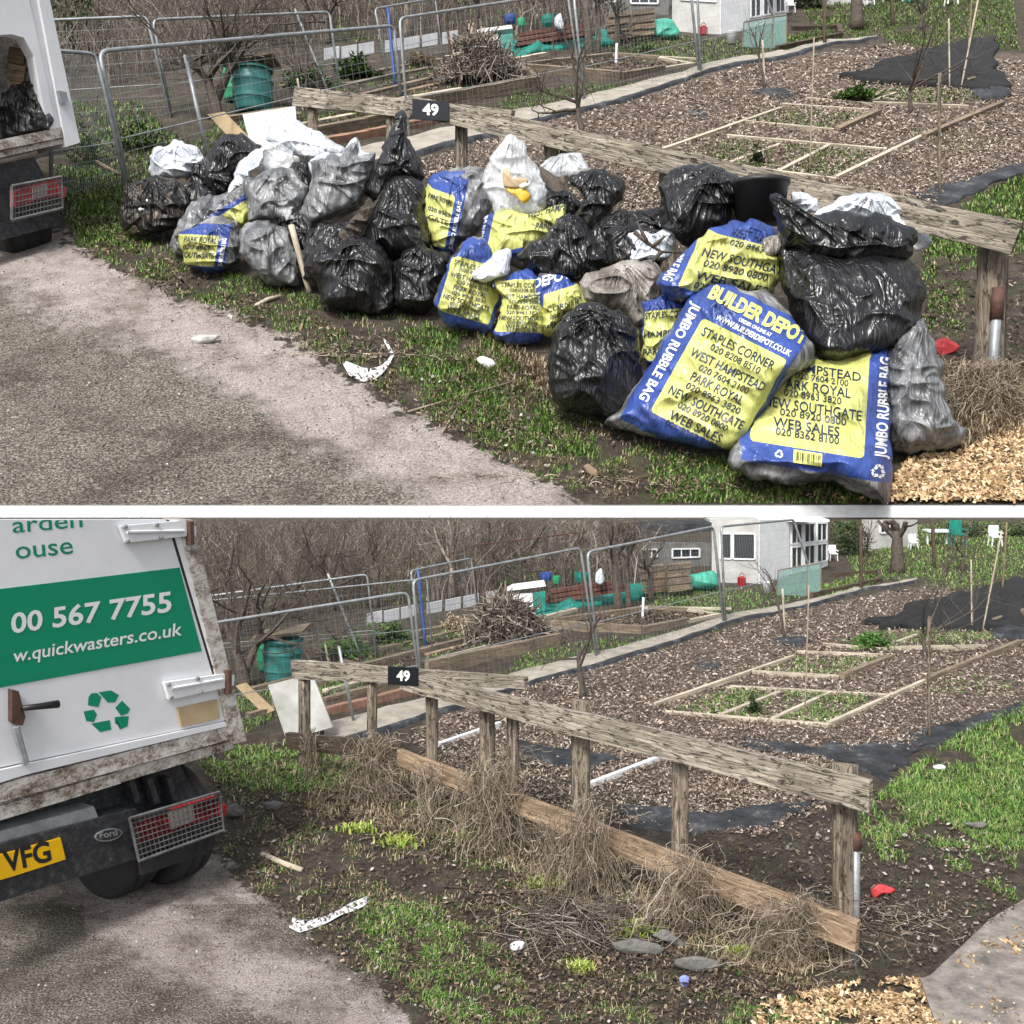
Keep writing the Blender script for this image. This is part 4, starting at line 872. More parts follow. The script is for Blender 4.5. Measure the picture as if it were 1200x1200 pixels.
def fence_post(S, name, x, w, yt, yb, ref, mat, parent, xt=None, off=0.0):
    A = S.P(x, yb+6, S.depth(ref)+off*S.s); B = S.P(xt if xt is not None else x, yt, S.depth(ref)+off*S.s); r = w*.5*S.mpp(ref); d = unit(B-A)
    a = unit(np.cross(d, [.25, 1, 0])); b = np.cross(d, a); n = 10; K = 9; vs = []; fs = []; us = []; L = np.linalg.norm(B-A)/S.s; u0 = random.random()*9
    prof = [1+.13*(vn(i*1.7, x)-.5)*2 for i in range(n)]
    for k in range(K+1):
        c = A+(B-A)*k/K
        for i in range(n):
            q = 2*math.pi*i/n; rr = r*prof[i]*(1+.1*(vn(k*.9, i*1.3, x)-.5)); vs.append(c+rr*(math.cos(q)*a+.85*math.sin(q)*b)+(d*r*.25*(vn(i, x)-.5) if k == K else 0))
    for k in range(K):
        for i in range(n):
            j = (i+1) % n; fs.append((k*n+i, k*n+j, (k+1)*n+j, (k+1)*n+i)); c = 2*math.pi*r/S.s
            us.append([(u0+L*k/K, c*i/n), (u0+L*k/K, c*(i+1)/n), (u0+L*(k+1)/K, c*(i+1)/n), (u0+L*(k+1)/K, c*i/n)])
    fs.append(tuple(K*n+i for i in range(n))); us.append([(.05*math.cos(6.28*i/n), .05*math.sin(6.28*i/n)) for i in range(n)])
    return MB_add(vs, fs, us).build(name, mat, parent, True)
def MB_add(v, f, u): m = MB(); m.add(v, f, u); return m
def number_plate(S, M, c, w, h, tilt, rl, off, label):
    """black plate with the number 49"""
    rx, ry = math.cos(tilt), math.sin(tilt); dd = lambda x: S.depth(rl(x))-off*S.s
    q = lambda u, v: S.P(c[0]+u*w/2*rx, c[1]+u*w/2*ry-v*h/2, dd(c[0]+u*w/2*rx))
    P = [q(-1, -1), q(1, -1), q(1, 1), q(-1, 1)]; o = MB().prism(P, np.array([0, .012*S.s, 0])).build('number_sign', M['ink_black'], None, label=label+' '+S.where, cat='sign')
    V, Fc = textpx('49', (c[0]-w*.22*rx, c[1]-w*.22*ry+h*.24), (c[0]+w*.22*rx, c[1]+w*.22*ry+h*.24), (0, -h*.55), .035)
    arrmesh('digits', S.P(V[:, 0], V[:, 1], dd(V[:, 0])-.004*S.s), [Fc], M['ink_white'], o)

# ---------------------------------------------------------------- things lying on a vertical plane (the tail of the van)
class Plane:
    def __init__(s, S, corner, ref, vp):
        s.S = S; s.c = S.P(corner[0], corner[1], S.depth(ref)); d = FW+((vp[0]-600)/F)*RT+((600-vp[1])/F)*UP; s.d = unit(d); s.n = unit(np.cross(s.d, Z)); s.n = s.n if s.n[1] < 0 else -s.n
    def q(s, x, y, o=0.0):
        x = np.asarray(x, float); y = np.asarray(y, float); D = FW+((x-600)/F)[..., None]*RT+((600-y)/F)[..., None]*UP
        c = s.c+s.n*o*s.S.s; t = ((c-CAM) @ s.n)/(D @ s.n); return CAM+t[..., None]*D
    def slab(s, name, P, o, th, mat, parent, m=None):
        """outline P (pixels) standing o proud of the plane, th thick backwards"""
        return MB().prism([s.q(x, y, o) for x, y in P], -s.n*th*s.S.s).build(name, mat, parent)
    def text(s, parts, o, name, mat, parent, clip=None):
        out = []
        for it in parts:
            V, Fc = textpx(*it) if isinstance(it[0], str) else it
            if clip is not None: V[:, 1] = np.maximum(V[:, 1], clip)
            out.append((s.q(V[:, 0], V[:, 1], o), [Fc]))
        V, f = join(out); return arrmesh(name, V, f, mat, parent)
def recycle_symbol(c, r, rot=0, sx=1.0, sy=1.0):
    """three chasing arrows as triangles in pixel space"""
    V = []; Fc = []
    for k in range(3):
        a = math.radians(120*k)+rot; ca, sa = math.cos(a), math.sin(a)
        def add(P, tris):
            b = len(V)
            for x, y in P: V.append((c[0]+sx*r*(x*ca-y*sa), c[1]-sy*r*(x*sa+y*ca)))
            Fc.extend([[b+i for i in t] for t in tris])
        add([(-.62, .42), (-.30, .98), (-.02, .52), (-.30, .2)], [(0, 1, 2), (0, 2, 3)])                 # bent corner
        add([(-.22, .98), (.32, .98), (.5, .62), (.06, .62)], [(0, 1, 2), (0, 2, 3)])
        add([(.18, .42), (.72, .36), (.66, .88)], [(0, 1, 2)])
    return np.array(V), np.array(Fc)
def tyre(S, M, name, c, ax, r, w, parent):
    ax = unit(ax); t = MB().lathe(c-ax*w/2, ax, [(0, r*.62), (0, r*.9), (w*.08, r*.98), (w*.28, r), (w*.3, r*.965), (w*.34, r*.965), (w*.36, r), (w*.62, r), (w*.64, r*.965), (w*.68, r*.965), (w*.7, r), (w*.92, r*.98), (w, r*.9), (w, r*.62)], 40)
    wh = t.build('wheel', M['black_rubber'], parent, True); MB().lathe(c-ax*w*.45, ax, [(0, r*.2), (0, r*.6), (w*.9, r*.6), (w*.9, r*.2)], 24).build('rim', M['galvanised'], wh, True)
def lamp_cage(S, M, pl, Q, nx, ny, parent, o):
    """wire guard over a tail lamp; Q = four pixel corners TL TR BR BL"""
    (a, b, c, d) = [np.array(q, float) for q in Q]; f = lambda u, v: (a*(1-u)+b*u)*(1-v)+(d*(1-u)+c*u)*v
    mb = MB(); r = .9*S.mpp(S.ref0)
    for i in range(nx+1): P = [pl.q(*f(i/nx, v), o) for v in (0, 1)]; mb.tube(P, r*(1.7 if i in (0, nx) else .62), 5)
    for j in range(ny+1): P = [pl.q(*f(u, j/ny), o+.004) for u in (0, 1)]; mb.tube(P, r*(1.7 if j in (0, ny) else .62), 5)
    for u, v in ((0, 0), (1, 0), (0, 1), (1, 1)): mb.tube([pl.q(*f(u, v), o), pl.q(*f(u, v), o-.1)], r*1.3, 5)
    mb.build('lamp_guard', M['grimy_steel'], parent)
    lam = pl.slab('tail_lamp', [f(.05, .12), f(.96, .06), f(.96, .56), f(.05, .62)], o-.05, .05, M['red'], parent)
    pl.slab('lens', [f(.42, .14), f(.7, .12), f(.7, .52), f(.42, .55)], o-.043, .01, M['lamp_clear'], lam)
# ================================================================ build
ML, MU = mats(LO), mats(UPS)
low = Site(LO, ML, ident, 609.0); upp = Site(UPS, MU, mapU, None); low.ref0 = 1010; LO.ref0 = 1010; UPS.ref0 = 250

xs = np.concatenate([np.linspace(-900, -60, 22), np.linspace(-40, 1240, 300), np.linspace(1260, 2100, 22)])
roadL = [(-3000, 1010), (60, 985), (215, 985), (262, 1012), (300, 1052), (340, 1085), (372, 1110), (425, 1145), (470, 1185), (500, 1260), (520, 2600), (-3000, 2600)]
roadU = [(-3000, 262), (30, 262), (78, 288), (150, 332), (215, 352), (262, 372), (330, 398), (385, 432), (455, 478), (520, 512), (610, 552), (690, 596), (720, 640), (-3000, 640)]
ysL = np.concatenate([np.linspace(606, 900, 80), np.linspace(903, 1240, 120), [1270, 1320, 1400, 1600, 2000, 2600]])
ysU = np.concatenate([np.linspace(-60, 20, 10), np.linspace(24, 592, 170)])
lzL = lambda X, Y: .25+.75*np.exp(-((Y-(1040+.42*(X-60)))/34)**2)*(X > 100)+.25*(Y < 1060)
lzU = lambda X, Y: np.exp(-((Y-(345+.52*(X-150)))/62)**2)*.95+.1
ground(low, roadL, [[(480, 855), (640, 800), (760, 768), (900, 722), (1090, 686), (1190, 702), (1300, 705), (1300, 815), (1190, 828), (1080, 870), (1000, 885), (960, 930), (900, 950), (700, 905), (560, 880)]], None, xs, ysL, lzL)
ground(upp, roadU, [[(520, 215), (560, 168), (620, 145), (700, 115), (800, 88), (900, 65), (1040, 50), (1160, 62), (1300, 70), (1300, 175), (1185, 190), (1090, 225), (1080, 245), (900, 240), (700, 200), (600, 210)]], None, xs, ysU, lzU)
bm_ = MB(); bm_.grid(np.array([[[-160, -60, -.12], [160, -60, -.12]], [[-160, 24.3, -.12], [160, 24.3, -.12]]])); o = bm_.build('ground', ML['ground'], None, kind='structure')
# added white strip: the divider between the two views, where the hillside begins
wt, wb = LO.P(600, 592.3, D0+.0), LO.P(600, 620, D0)
x0 = -70; zt, zb = UPS.at(600, 592.3, 0, False)[2], H+(24.4)*(((600-607.3)/F*cp-sp)/(cp+((600-607.3)/F)*sp))
MB().beam([-70, D0+.12, (zt+zb)/2], [70, D0+.12, (zt+zb)/2], np.array([0, .2, 0]), Z*(zt-zb)/2+Z*.012).build('divider_strip', ML['white'], None, label='long white divider strip added as a wall between the level plot and the hillside', cat='wall')
MB().beam([-70, D0+.35, zb-1.5], [70, D0+.35, zb-1.5], np.array([0, .2, 0]), Z*1.5).build('embankment', ML['sleeper'], None, kind='structure')
site(low); site(upp)

# ---------------------------------------------------------------- upper: fence
S, M = UPS, MU
t = thing('plot_fence', S.at(760, 330), 'weathered post and rail fence half hidden behind heaped rubbish bags on the hillside', 'fence')
fl = lambda x: 235+(x-360)*.31
px_beam(S, 'rail', (346, 113), (600, 140), fl(346), fl(600), 21, 20, .035, M['weathered_wood'], t, .07, .0)
px_beam(S, 'rail', (485, 125), (1196, 281), fl(485), fl(1196), 21, 37, .035, M['weathered_wood'], t, .07, .05)
for x, w, yt, yb in ((367, 13, 121, 235), (460, 15, 132, 266), (541, 15, 142, 291), (646, 19, 158, 322), (661, 12, 160, 318), (782, 20, 190, 366), (1157, 34, 288, 478)):
    fence_post(S, 'post', x, w, yt, yb, fl(x), M['post_wood'], t, xt=x+(6 if x > 1000 else 0), off=.06)
A, B = S.P(1158, 490, S.depth(482)), S.P(1170, 342, S.depth(482)); MB().tube([A, B], 6*S.mpp(482), 8).build('ground_spike', M['galvanised'], t, True)
MB().tube([B-(B-A)*.22, B+(B-A)*.03], 7.5*S.mpp(482), 8).build('spike_collar', M['rust'], t, True)
px_beam(S, 'rail', (1120, 455), (1172, 470), 480, 484, 34, 36, .03, M['brown_wood'], t, .1, .03)
number_plate(S, M, (504.5, 129), 43, 23, .06, fl, .105, 'black plate with white number 49 on the rail above the rubbish bags')
U = UPS.where
heras(upp, (60, 236), (60, 59), (112, 63), (148, 218), 'near galvanised panel with rounded corner beside the truck, left of the bags', 2.3, raw=True)
heras(upp, (150, 214), (116, 60), (461, 30), (470, 112), 'long galvanised panel crossing behind the rubbish bags and barrels', 2.0, ((243, 182), (217, 65)), raw=True)
heras(upp, (30, 150), (30, 25), (172, 19), (200, 138), 'rear galvanised panel at the far left with a small notice', 1.8, raw=True)
heras(upp, (201, 137), (179, 23), (386, 14), (398, 104), 'rear galvanised panel in front of the scrub', 1.5, raw=True)
hl = [((495, 822), (484, 680), (680, 642), (699, 772), 'galvanised panel behind the top rail and saplings', 1.5), ((701, 771), (688, 647), (836, 617), (848, 731), 'galvanised panel in the middle with rounded corner by the teal sheet', 1.6),
      ((850, 731), (845, 617), (930, 609), (959, 697), 'galvanised panel in front of the summerhouse', 1.3), ((495, 742), (481, 669), (552, 654), (561, 725), 'short far panel left of the brushwood heap', 1.1)]
for a in hl: heras(upp, *a)
for a in hl: heras(low, *a)
heras(low, (245, 862), (232, 733), (478, 694), (495, 822), 'near galvanised panel running behind the number plate', 1.8, ((415, 848), (397, 757)))
heras(low, (215, 785), (205, 704), (430, 673), (442, 771), 'rear galvanised panel with rounded corner before the scrub', 1.2)
heras(low, (235, 790), (225, 706), (500, 678), (507, 765), 'thin rear panel crossing the scrub to the blue pole', 1.0)
tx = LO.where

# ---------------------------------------------------------------- upper: tail of the truck
pl = Plane(S, (78, 200), 288, (1420, -165)); t = thing('tipper_truck', pl.q(70, 280), 'dirty white truck with open rear door beside the bags on the hillside', 'truck')
q = pl.slab
q('door_frame', [(-40, -40), (26, -40), (66, 150), (56, 152), (40, 66), (28, 44), (14, 40), (-40, 44)], .02, .08, M['van_white'], t)
q('door_frame', [(28, -40), (36, -40), (74, 148), (62, 152)], .0, .1, M['van_white'], t)
q('side_post', [(38, -40), (50, -40), (94, 167), (78, 172)], .03, .3, M['van_white'], t)
q('bed_rail', [(-40, 172), (76, 148), (79, 160), (-40, 184)], .02, .2, M['van_dirty'], t); q('bed_rail', [(-40, 185), (79, 161), (79, 167), (-40, 194)], .0, .2, M['van_dirty'], t)
q('floor', [(-40, 168), (62, 150), (62, 155), (-40, 173)], -.25, 1.6, M['dark_wood'], t)
q('side_wall', [(-60, -60), (-40, -60), (-40, 180), (-60, 186)], 0, 3.0, M['van_white'], t); q('back_wall', [(-60, -60), (60, -60), (60, 160), (-60, 185)], -1.9, .1, M['black'], t)
q('side_wall', [(42, -38), (48, -38), (88, 164), (80, 168)], -.3, 1.7, M['van_dirty'], t); q('roof', [(-60, -66), (50, -66), (50, -58), (-60, -58)], 0, 2.0, M['van_white'], t)
q('latch', [(69, 106), (78, 108), (80, 119), (73, 121)], .06, .03, M['galvanised'], t)
q('chassis', [(-40, 200), (40, 184), (52, 206), (54, 218), (-40, 232)], -.1, .8, M['bumper'], t)
q('bumper', [(-40, 272), (70, 246), (70, 264), (-40, 292)], 0, .14, M['bumper'], t)
lamp_cage(S, M, pl, ((14, 218), (72, 207), (73, 244), (14, 258)), 14, 6, t, .12)
q('side_marker', [(72, 218), (78, 219), (77, 231), (73, 231)], .1, .05, M['red'], t)
axd = pl.d
tyre(S, M, 'wheel', S.at(38, 298)+Z*1.55-pl.n*1.8*1.0, axd, 1.75, 1.9, t)
# its load: black sack and brown wood inside the door
blob(S, 'rubbish_bag', [(8, 100), (20, 94), (34, 92), (44, 97), (52, 112), (60, 135), (58, 154), (30, 160), (0, 166), (-6, 130)], 296, M['black_film'], T=14, label='black bag loaded inside the open truck at the left edge on the hillside', cat='rubbish bag')
for k in range(3): px_beam(S, 'wood_panel', (8, 62+k*20), (27, 66+k*20), 300, 300, 18, 18, .03, M['brown_wood'], None, .02, -.03).name = 'wood_panel'
for k, o in enumerate([o for o in COL.objects if o.name.startswith('wood_panel')]): tag(o, ('top', 'middle', 'lowest')[k]+' brown wooden board stacked inside the open truck on the hillside', 'board', 'boards inside the truck on the hillside')

# ---------------------------------------------------------------- upper: the heap of bags
def z5(P): return [(130+x/3, 110+y/3) for x, y in P]
def z6(P): return [(430+x/3, 130+y/3) for x, y in P]
def z7(P): return [(620+x/2.069, 180+y/2.069) for x, y in P]
v5 = lambda x, y: (x/3, y/3); v7 = lambda x, y: (x/2.069, y/2.069)
W = ' in the hillside heap'
def bag(P, refs, mat, label, seed, **kw): return blob(S, 'rubbish_bag', P, refs, M[mat], seed=seed, label=label+W, cat='rubbish bag', **kw)
def rubble(P, refs, label, seed, uvf, texts=None, **kw):
    b = blob(S, 'rubble_bag', P, refs, M['printed_film'], seed=seed, uvf=uvf, label=label+W, cat='rubble bag', **kw)
    O, Uv, Vv = (np.array(a, float) for a in uvf[:3]); side = uvf[3] if len(uvf) > 3 else 'L'
    pt = lambda u, v: O+Uv*u+Vv*v
    dark, white, yel = [], [], []
    u0, u1 = (.24, .9) if side == 'L' else (.1, .78)
    for it in (texts or []):
        s_, v, h, a, c = it[:5]; tgt = dark if len(it) < 6 else {'w': white, 'y': yel, 'd': dark}[it[5]]
        tgt.append((s_, pt(a, v), pt(c, v), Vv*h))
    if side == 'L': white.append(('JUMBO RUBBLE BAG', pt(.06, .82), pt(.06, .16), Uv*.075))
    else: white.append(('JUMBO RUBBLE BAG', pt(.975, .14), pt(.975, .72), -Uv*.075))
    print_on(S, b, dark, 'printed_text', M['ink_navy'], b[0], bold=.009)
    if white: print_on(S, b, white, 'white_print', M['ink_white'], b[0], bold=.03)
    if yel: print_on(S, b, yel, 'yellow_print', M['ink_yellow'], b[0], bold=.045)
    return b, pt
STD = [('STAPLES CORNER', .665, .055, .24, .88), ('020 8208 8510', .61, .04, .36, .8), ('WEST HAMPSTEAD', .525, .055, .24, .9), ('020 7604 2100', .47, .04, .36, .8), ('PARK ROYAL', .395, .055, .34, .8), ('020 8963 3820', .34, .04, .34, .82),
       ('NEW SOUTHGATE', .265, .055, .24, .9), ('020 8920 0800', .215, .04, .36, .8), ('WEB SALES', .16, .05, .34, .8), ('020 8362 8100', .125, .033, .36, .8)]
STR = [(a, b, c, d-.14, e-.12) for a, b, c, d, e in STD]
# back to front
bag(z5([(133,230),(160,190),(230,168),(300,185),(330,225),(310,260),(260,300),(180,300),(135,270)]), 262, 'white_film', 'pale bluish white bag at the far left end, topmost there', 3)
bag(z5([(275,260),(300,238),(340,228),(360,300),(350,340),(300,345),(275,320)]), 266, 'black_film', 'small slack black bag right of the pale end bag', 4)
bag(z5([(330,340),(325,270),(345,215),(360,180),(400,145),(480,150),(530,190),(500,235),(450,290),(410,355),(370,372)]), 272, 'black_film', 'glossy black bag with folded top in front of the leaning board', 5, knot=(270, 152))
blob(S, 'white_sheet_bag', z5([(548,165),(556,110),(575,78),(610,62),(640,85),(700,118),(810,185),(850,215),(800,250),(700,246),(620,205)]), 278, M['white_film'], seed=6, wr=.6, label='long white plastic sack with a blue printed corner at the back'+W, cat='sack')
bag(z5([(528,190),(560,170),(610,190),(645,215),(640,270),(590,290),(530,280),(515,230)]), 286, 'clear_film', 'crumpled clear bag below the long white sack', 7)
bag(z5([(600,260),(650,240),(700,250),(700,330),(680,370),(640,380),(600,330)]), 288, 'black_film', 'dark bag squeezed in behind the grey sacks', 8)
bag(z5([(400,370),(430,300),(450,240),(490,205),(545,190),(545,240),(500,270),(480,320),(450,350)]), 292, 'white_film', 'white bag with a green printed corner', 9)
bag(z5([(668,430),(690,350),(700,270),(705,225),(780,205),(815,205),(835,165),(860,162),(882,205),(935,212),(915,270),(910,350),(860,410),(780,445),(700,470)]), 330, 'grey_film', 'big open grey translucent bag below the long white sack', 10, lump=1.4)
blob(S, 'loose_white_film', z5([(702,225),(760,205),(820,200),(838,165),(860,162),(885,205),(930,210),(915,235),(850,240),(790,255),(740,300),(712,330),(700,280)]), 332, M['white_film'], T=14, seed=11, wr=.8, label='torn white plastic lining hanging over the big grey bag'+W, cat='plastic film')
bag(z5([(895,340),(905,290),(930,250),(960,190),(990,120),(1008,90),(1000,70),(1030,58),(1040,75),(1036,100),(1048,135),(1065,190),(1105,250),(1095,300),(1010,300),(960,340),(925,385)]), 336, 'black_film', 'tall black bag with a twisted peak touching the fence rail', 12, knot=(473, 135), T=34)
bag(z6([(190,300),(205,265),(250,225),(320,200),(380,195),(425,230),(440,300),(428,360),(400,430),(350,460),(270,515),(235,480),(205,420),(195,360)]), 350, 'grey_film', 'grey knotted rubble bag with a blue tie beside the tall peaked bag', 13) if False else None
rubble(z6([(190,300),(205,265),(250,225),(320,200),(380,195),(425,230),(440,300),(428,360),(400,430),(350,460),(270,515),(235,480),(205,420),(195,360)]), 350, 'clear topped rubble bag with blue twist, beside the peaked black bag', 13,
       (z6([(120,470)])[0], v5(175,62), v5(60,-290), 'R'), [('PARK ROYAL', .64, .06, .32, .8), ('020 8963', .5, .05, .36, .8), ('GATE', .4, .06, .4, .8)])
blob(S, 'knotted_tie', z6([(270,232),(300,212),(345,210),(335,240),(330,300),(310,305),(300,260)]), 356, M['blue'], T=7, seed=14, wr=.5, n=60, m=14, label='blue twisted plastic tie on the clear and yellow bag'+W, cat='tie')
bag(z6([(605,190),(640,170),(720,148),(760,165),(785,205),(730,235),(640,225)]), 345, 'clear_film', 'clear plastic bag against the fence behind the rotten log', 15)
rubble(z6([(405,440),(415,370),(480,345),(560,350),(620,340),(690,335),(700,370),(650,440),(600,480),(560,490),(560,560),(500,540),(440,530),(408,490)]), 372, 'yellow rubble bag lying under the open clear bag', 16,
       (z6([(330,560)])[0], v5(400,-95), v5(60,-260)), [('STAPLES CORNER', .70, .08, .55, .98), ('WEST HAMPSTEAD', .52, .1, .5, .98), ('PARK ROYAL', .32, .1, .6, .98)])
bag(z6([(400,240),(425,180),(460,120),(500,84),(530,90),(560,120),(600,200),(632,300),(615,345),(560,370),(480,380),(450,365),(425,310)]), 372, 'clear_film', 'upright open clear bag holding yellow rubbish', 17, T=22)
for k, (P, mt, lb) in enumerate([([(472,210),(495,200),(500,235),(560,240),(568,262),(520,280),(480,265)], 'plywood', 'orange peel like scrap on top inside the open clear bag'), ([(485,250),(520,265),(560,275),(574,300),(550,328),(520,300),(490,285)], 'yellow', 'bright yellow packet inside the open clear bag'), ([(530,260),(560,250),(572,262),(545,275)], 'white', 'white crumpled tissue inside the open clear bag')]):
    blob(S, 'scrap', z6(P), 384, M[mt], T=6, seed=18+k, wr=.5, n=48, m=12, label=lb+' on the hillside', cat='scrap')
bag(z6([(715,240),(735,215),(790,205),(850,220),(912,262),(900,300),(865,345),(830,400),(800,450),(750,400),(728,370),(755,310)]), 380, 'black_film', 'black bag standing behind the rotten log, topmost of the middle', 21)
pb = MB(); A = S.P(632, 198, S.depth(360)); B = S.P(672, 250, S.depth(366)); C2 = S.P(648, 215, S.depth(361))
pb.tube([A, C2+(B-A)*.05, (A+B)/2, B], [.12, .3, .34, .14], 9, 0, S.s).build('rotten_log', M['bark'], None, True, label='rotten brown log stuck between the clear and black bags in the hillside heap', cat='log')
bag(z6([(785,430),(850,360),(900,350),(960,345),(1030,350),(1065,400),(1060,450),(1010,440),(930,440),(920,530),(850,540),(800,500)]), 392, 'black_film', 'flat wrinkled black bag left of the round one', 22)
bag(z6([(535,520),(545,470),(640,415),(680,370),(730,365),(790,420),(830,490),(862,545),(800,585),(740,602),(640,590),(565,562)]), 400, 'black_film', 'shiny black bag slumped in the middle', 23)
bag(z5([(235,330),(270,310),(330,330),(370,350),(350,400),(280,410),(240,380)]), 280, 'black_film', 'low black bag filling the gap below the folded black one', 61)
bag(z5([(590,430),(640,400),(700,420),(720,480),(700,560),(650,540),(610,500)]), 330, 'black_film', 'dark bag filling the gap between grey bags and the handle', 62)
bag(z6([(570,280),(640,270),(720,290),(760,340),(700,380),(620,360)]), 366, 'black_film', 'low black bag tucked under the rotten log', 63)
bag(z7([(190,190),(260,170),(330,190),(340,250),(280,290),(200,270)]), 430, 'black_film', 'black bag wedged behind the forked branch', 64)
# left half, front
bag(z5([(30,450),(45,380),(45,320),(75,305),(130,290),(200,300),(245,315),(275,400),(245,460),(185,495),(110,500),(85,470),(40,480)]), 284, 'dirty_black', 'soiled torn black bag at the far left end', 24)
blob(S, 'pink_cloth', z5([(90,395),(120,370),(150,365),(150,385),(120,410),(95,420)]), 292, M['white_cloth'], T=6, seed=25, wr=.4, n=48, m=12, label='pinkish crumpled paper tucked under the soiled black bag on the hillside', cat='paper')
bag(z5([(210,520),(235,460),(285,390),(350,360),(360,420),(300,470),(265,530),(258,575),(225,560)]), 308, 'grey_film', 'dark grey bag squeezed behind the leftmost yellow bag', 26)
rubble(z5([(290,430),(360,370),(420,340),(475,325),(490,420),(475,470),(420,450),(350,445),(300,460)]), 306, 'slanting rubble bag, second yellow one from the left', 27, (z5([(235,500)])[0], v5(240,-150), v5(130,95)), None)
bag(z5([(470,310),(500,285),(600,262),(660,275),(688,320),(675,400),(700,480),(680,520),(640,500),(600,450),(480,445),(473,370)]), 322, 'grey_film', 'upright grey bag above the one by the wooden handle', 28)
rubble(z5([(242,500),(290,462),(370,430),(430,450),(455,500),(455,590),(400,622),(330,630),(270,600)]), 324, 'small rubble bag, leftmost of the yellow and blue ones', 29,
       (z5([(200,620)])[0], v5(190,10), v5(30,-170), 'R'), [('PARK ROYAL', .6, .12, .2, .8), ('SOUTHGATE', .28, .12, .2, .8), ('020 8963', .46, .08, .2, .7)])
bag(z5([(450,500),(470,465),(520,445),(600,460),(632,490),(650,560),(665,620),(650,677),(560,668),(495,620),(460,560)]), 340, 'grey_film', 'rounded grey bag leaning against the wooden handle', 30)
bag(z5([(675,560),(690,490),(760,450),(820,440),(870,480),(860,560),(800,640),(740,690),(690,660)]), 346, 'black_film', 'black bag behind the wooden handle', 31)
bag(z5([(870,500),(930,390),(980,310),(1040,282),(1095,320),(1110,420),(1135,520),(1100,590),(1050,600),(980,580),(900,540)]), 352, 'black_film', 'large dull black bag below the tall peaked one', 32)
blob(S, 'bark_waste', z5([(805,500),(830,450),(900,385),(925,400),(905,450),(850,520),(820,520)]), 362, M['bark'], T=8, seed=33, wr=1.6, n=60, m=14, label='brown bark and shavings spilling between black bags in the hillside heap', cat='bark')
bag(z5([(680,600),(720,530),(790,545),(830,505),(900,510),(950,530),(992,590),(1000,680),(990,772),(900,778),(800,765),(735,735),(742,680)]), 369, 'black_film', 'big creased black bag at the road edge beside the wooden handle', 34)
bag(z6([(95,670),(100,560),(130,490),(175,462),(205,470),(250,500),(300,505),(292,570),(250,640),(232,695),(160,712),(105,700)]), 368, 'grey_film', 'open dark grey bag just left of the first large yellow one', 35) if False else bag(z6([(95,670),(100,560),(130,490),(175,462),(205,470),(250,500),(300,505),(292,570),(250,640),(232,695),(160,712),(105,700)]), 368, 'black_film', 'open dark bag just left of the large yellow bag', 35)
pole(Site(S, M, ident, None), 'wooden_handle', 363, 341, 341, 264, 3.6, M['lath'], 'pale wooden tool handle leaning on the grey bag', 'handle', xr=363, yr=345)
# middle front, yellow ones
rubble(z6([(232,690),(260,600),(300,515),(350,452),(400,448),(440,510),(470,560),(465,640),(460,710),(430,782),(350,768),(280,742)]), 396, 'large yellow rubble bag on the grass, leftmost of the middle group', 36,
       (z6([(215,730)])[0], v5(240,70), v5(100,-300), 'R'), STR)
rubble(z6([(440,790),(462,740),(470,650),(450,610),(500,575),(560,560),(605,580),(620,660),(630,730),(620,795),(560,820),(480,818)]), 408, 'yellow rubble bag, middle of three at the grass edge', 37,
       (z6([(400,810)])[0], v5(245,5), v5(20,-290)), STD)
blob(S, 'loose_white_film', z6([(368,575),(420,530),(470,490),(505,490),(505,560),(470,590),(420,600),(385,600)]), 412, M['white_film'], T=12, seed=38, wr=.5, label='bluish white flap of plastic over the middle yellow bags'+W, cat='plastic film')
rubble(z6([(590,630),(610,575),(680,575),(735,600),(765,640),(768,700),(700,725),(645,795),(615,785),(622,720),(600,670)]), 410, 'blue topped rubble bag turned aside right of the middle yellow ones', 39,
       (z6([(570,860)])[0], v5(230,-70), v5(10,-265)), [('DEPOT', .88, .13, .02, .6, 'w'), ('CORNER', .5, .07, .25, .75), ('020 8208', .4, .05, .3, .7), ('PARK ROYAL', .28, .07, .2, .75)])
# right part
bag(z7([(316,120),(322,75),(345,42),(380,28),(430,23),(480,38),(528,75),(512,110),(500,160),(470,200),(400,228),(350,205),(322,170)]), 432, 'black_film', 'round wrinkled black bag on top by the fence rail', 40, knot=(838, 196), lump=.6)
b = S.P(890, 262, S.depth(446)); r = 34*S.mpp(446)
th = thing('plant_pot', b, 'large black plastic plant pot standing among the bags by the fence rail on the hillside', 'plant pot')
MB().lathe(b, Z, [(0, r*.8), (1.25*r, r*.94), (1.28*r, r*1.0), (1.42*r, r*1.0), (1.42*r, r*.92), (.2*r, r*.66)], 36).build('body', M['black'], th, True)
bag(z7([(700,150),(705,135),(760,105),(830,98),(880,108),(910,130),(945,165),(972,215),(940,238),(915,200),(880,190),(800,165)]), 452, 'white_film', 'white bag along the rail behind the huge black bag', 41, T=18)
bag(z7([(636,100),(670,95),(697,115),(698,140),(660,150)]), 446, 'white_film', 'scrap of white plastic beside the plant pot', 42, T=8, n=60, m=14)
bag(z7([(236,200),(250,185),(290,190),(350,185),(350,225),(330,260),(280,262),(240,268)]), 436, 'white_film', 'small white bag behind the twig below the round black one', 43)
bag(z7([(120,320),(150,290),(200,270),(290,258),(322,290),(310,340),(290,400),(270,425),(230,400),(180,370),(140,350)]), 446, 'brown_film', 'torn dusty grey brown bag in the middle', 44)
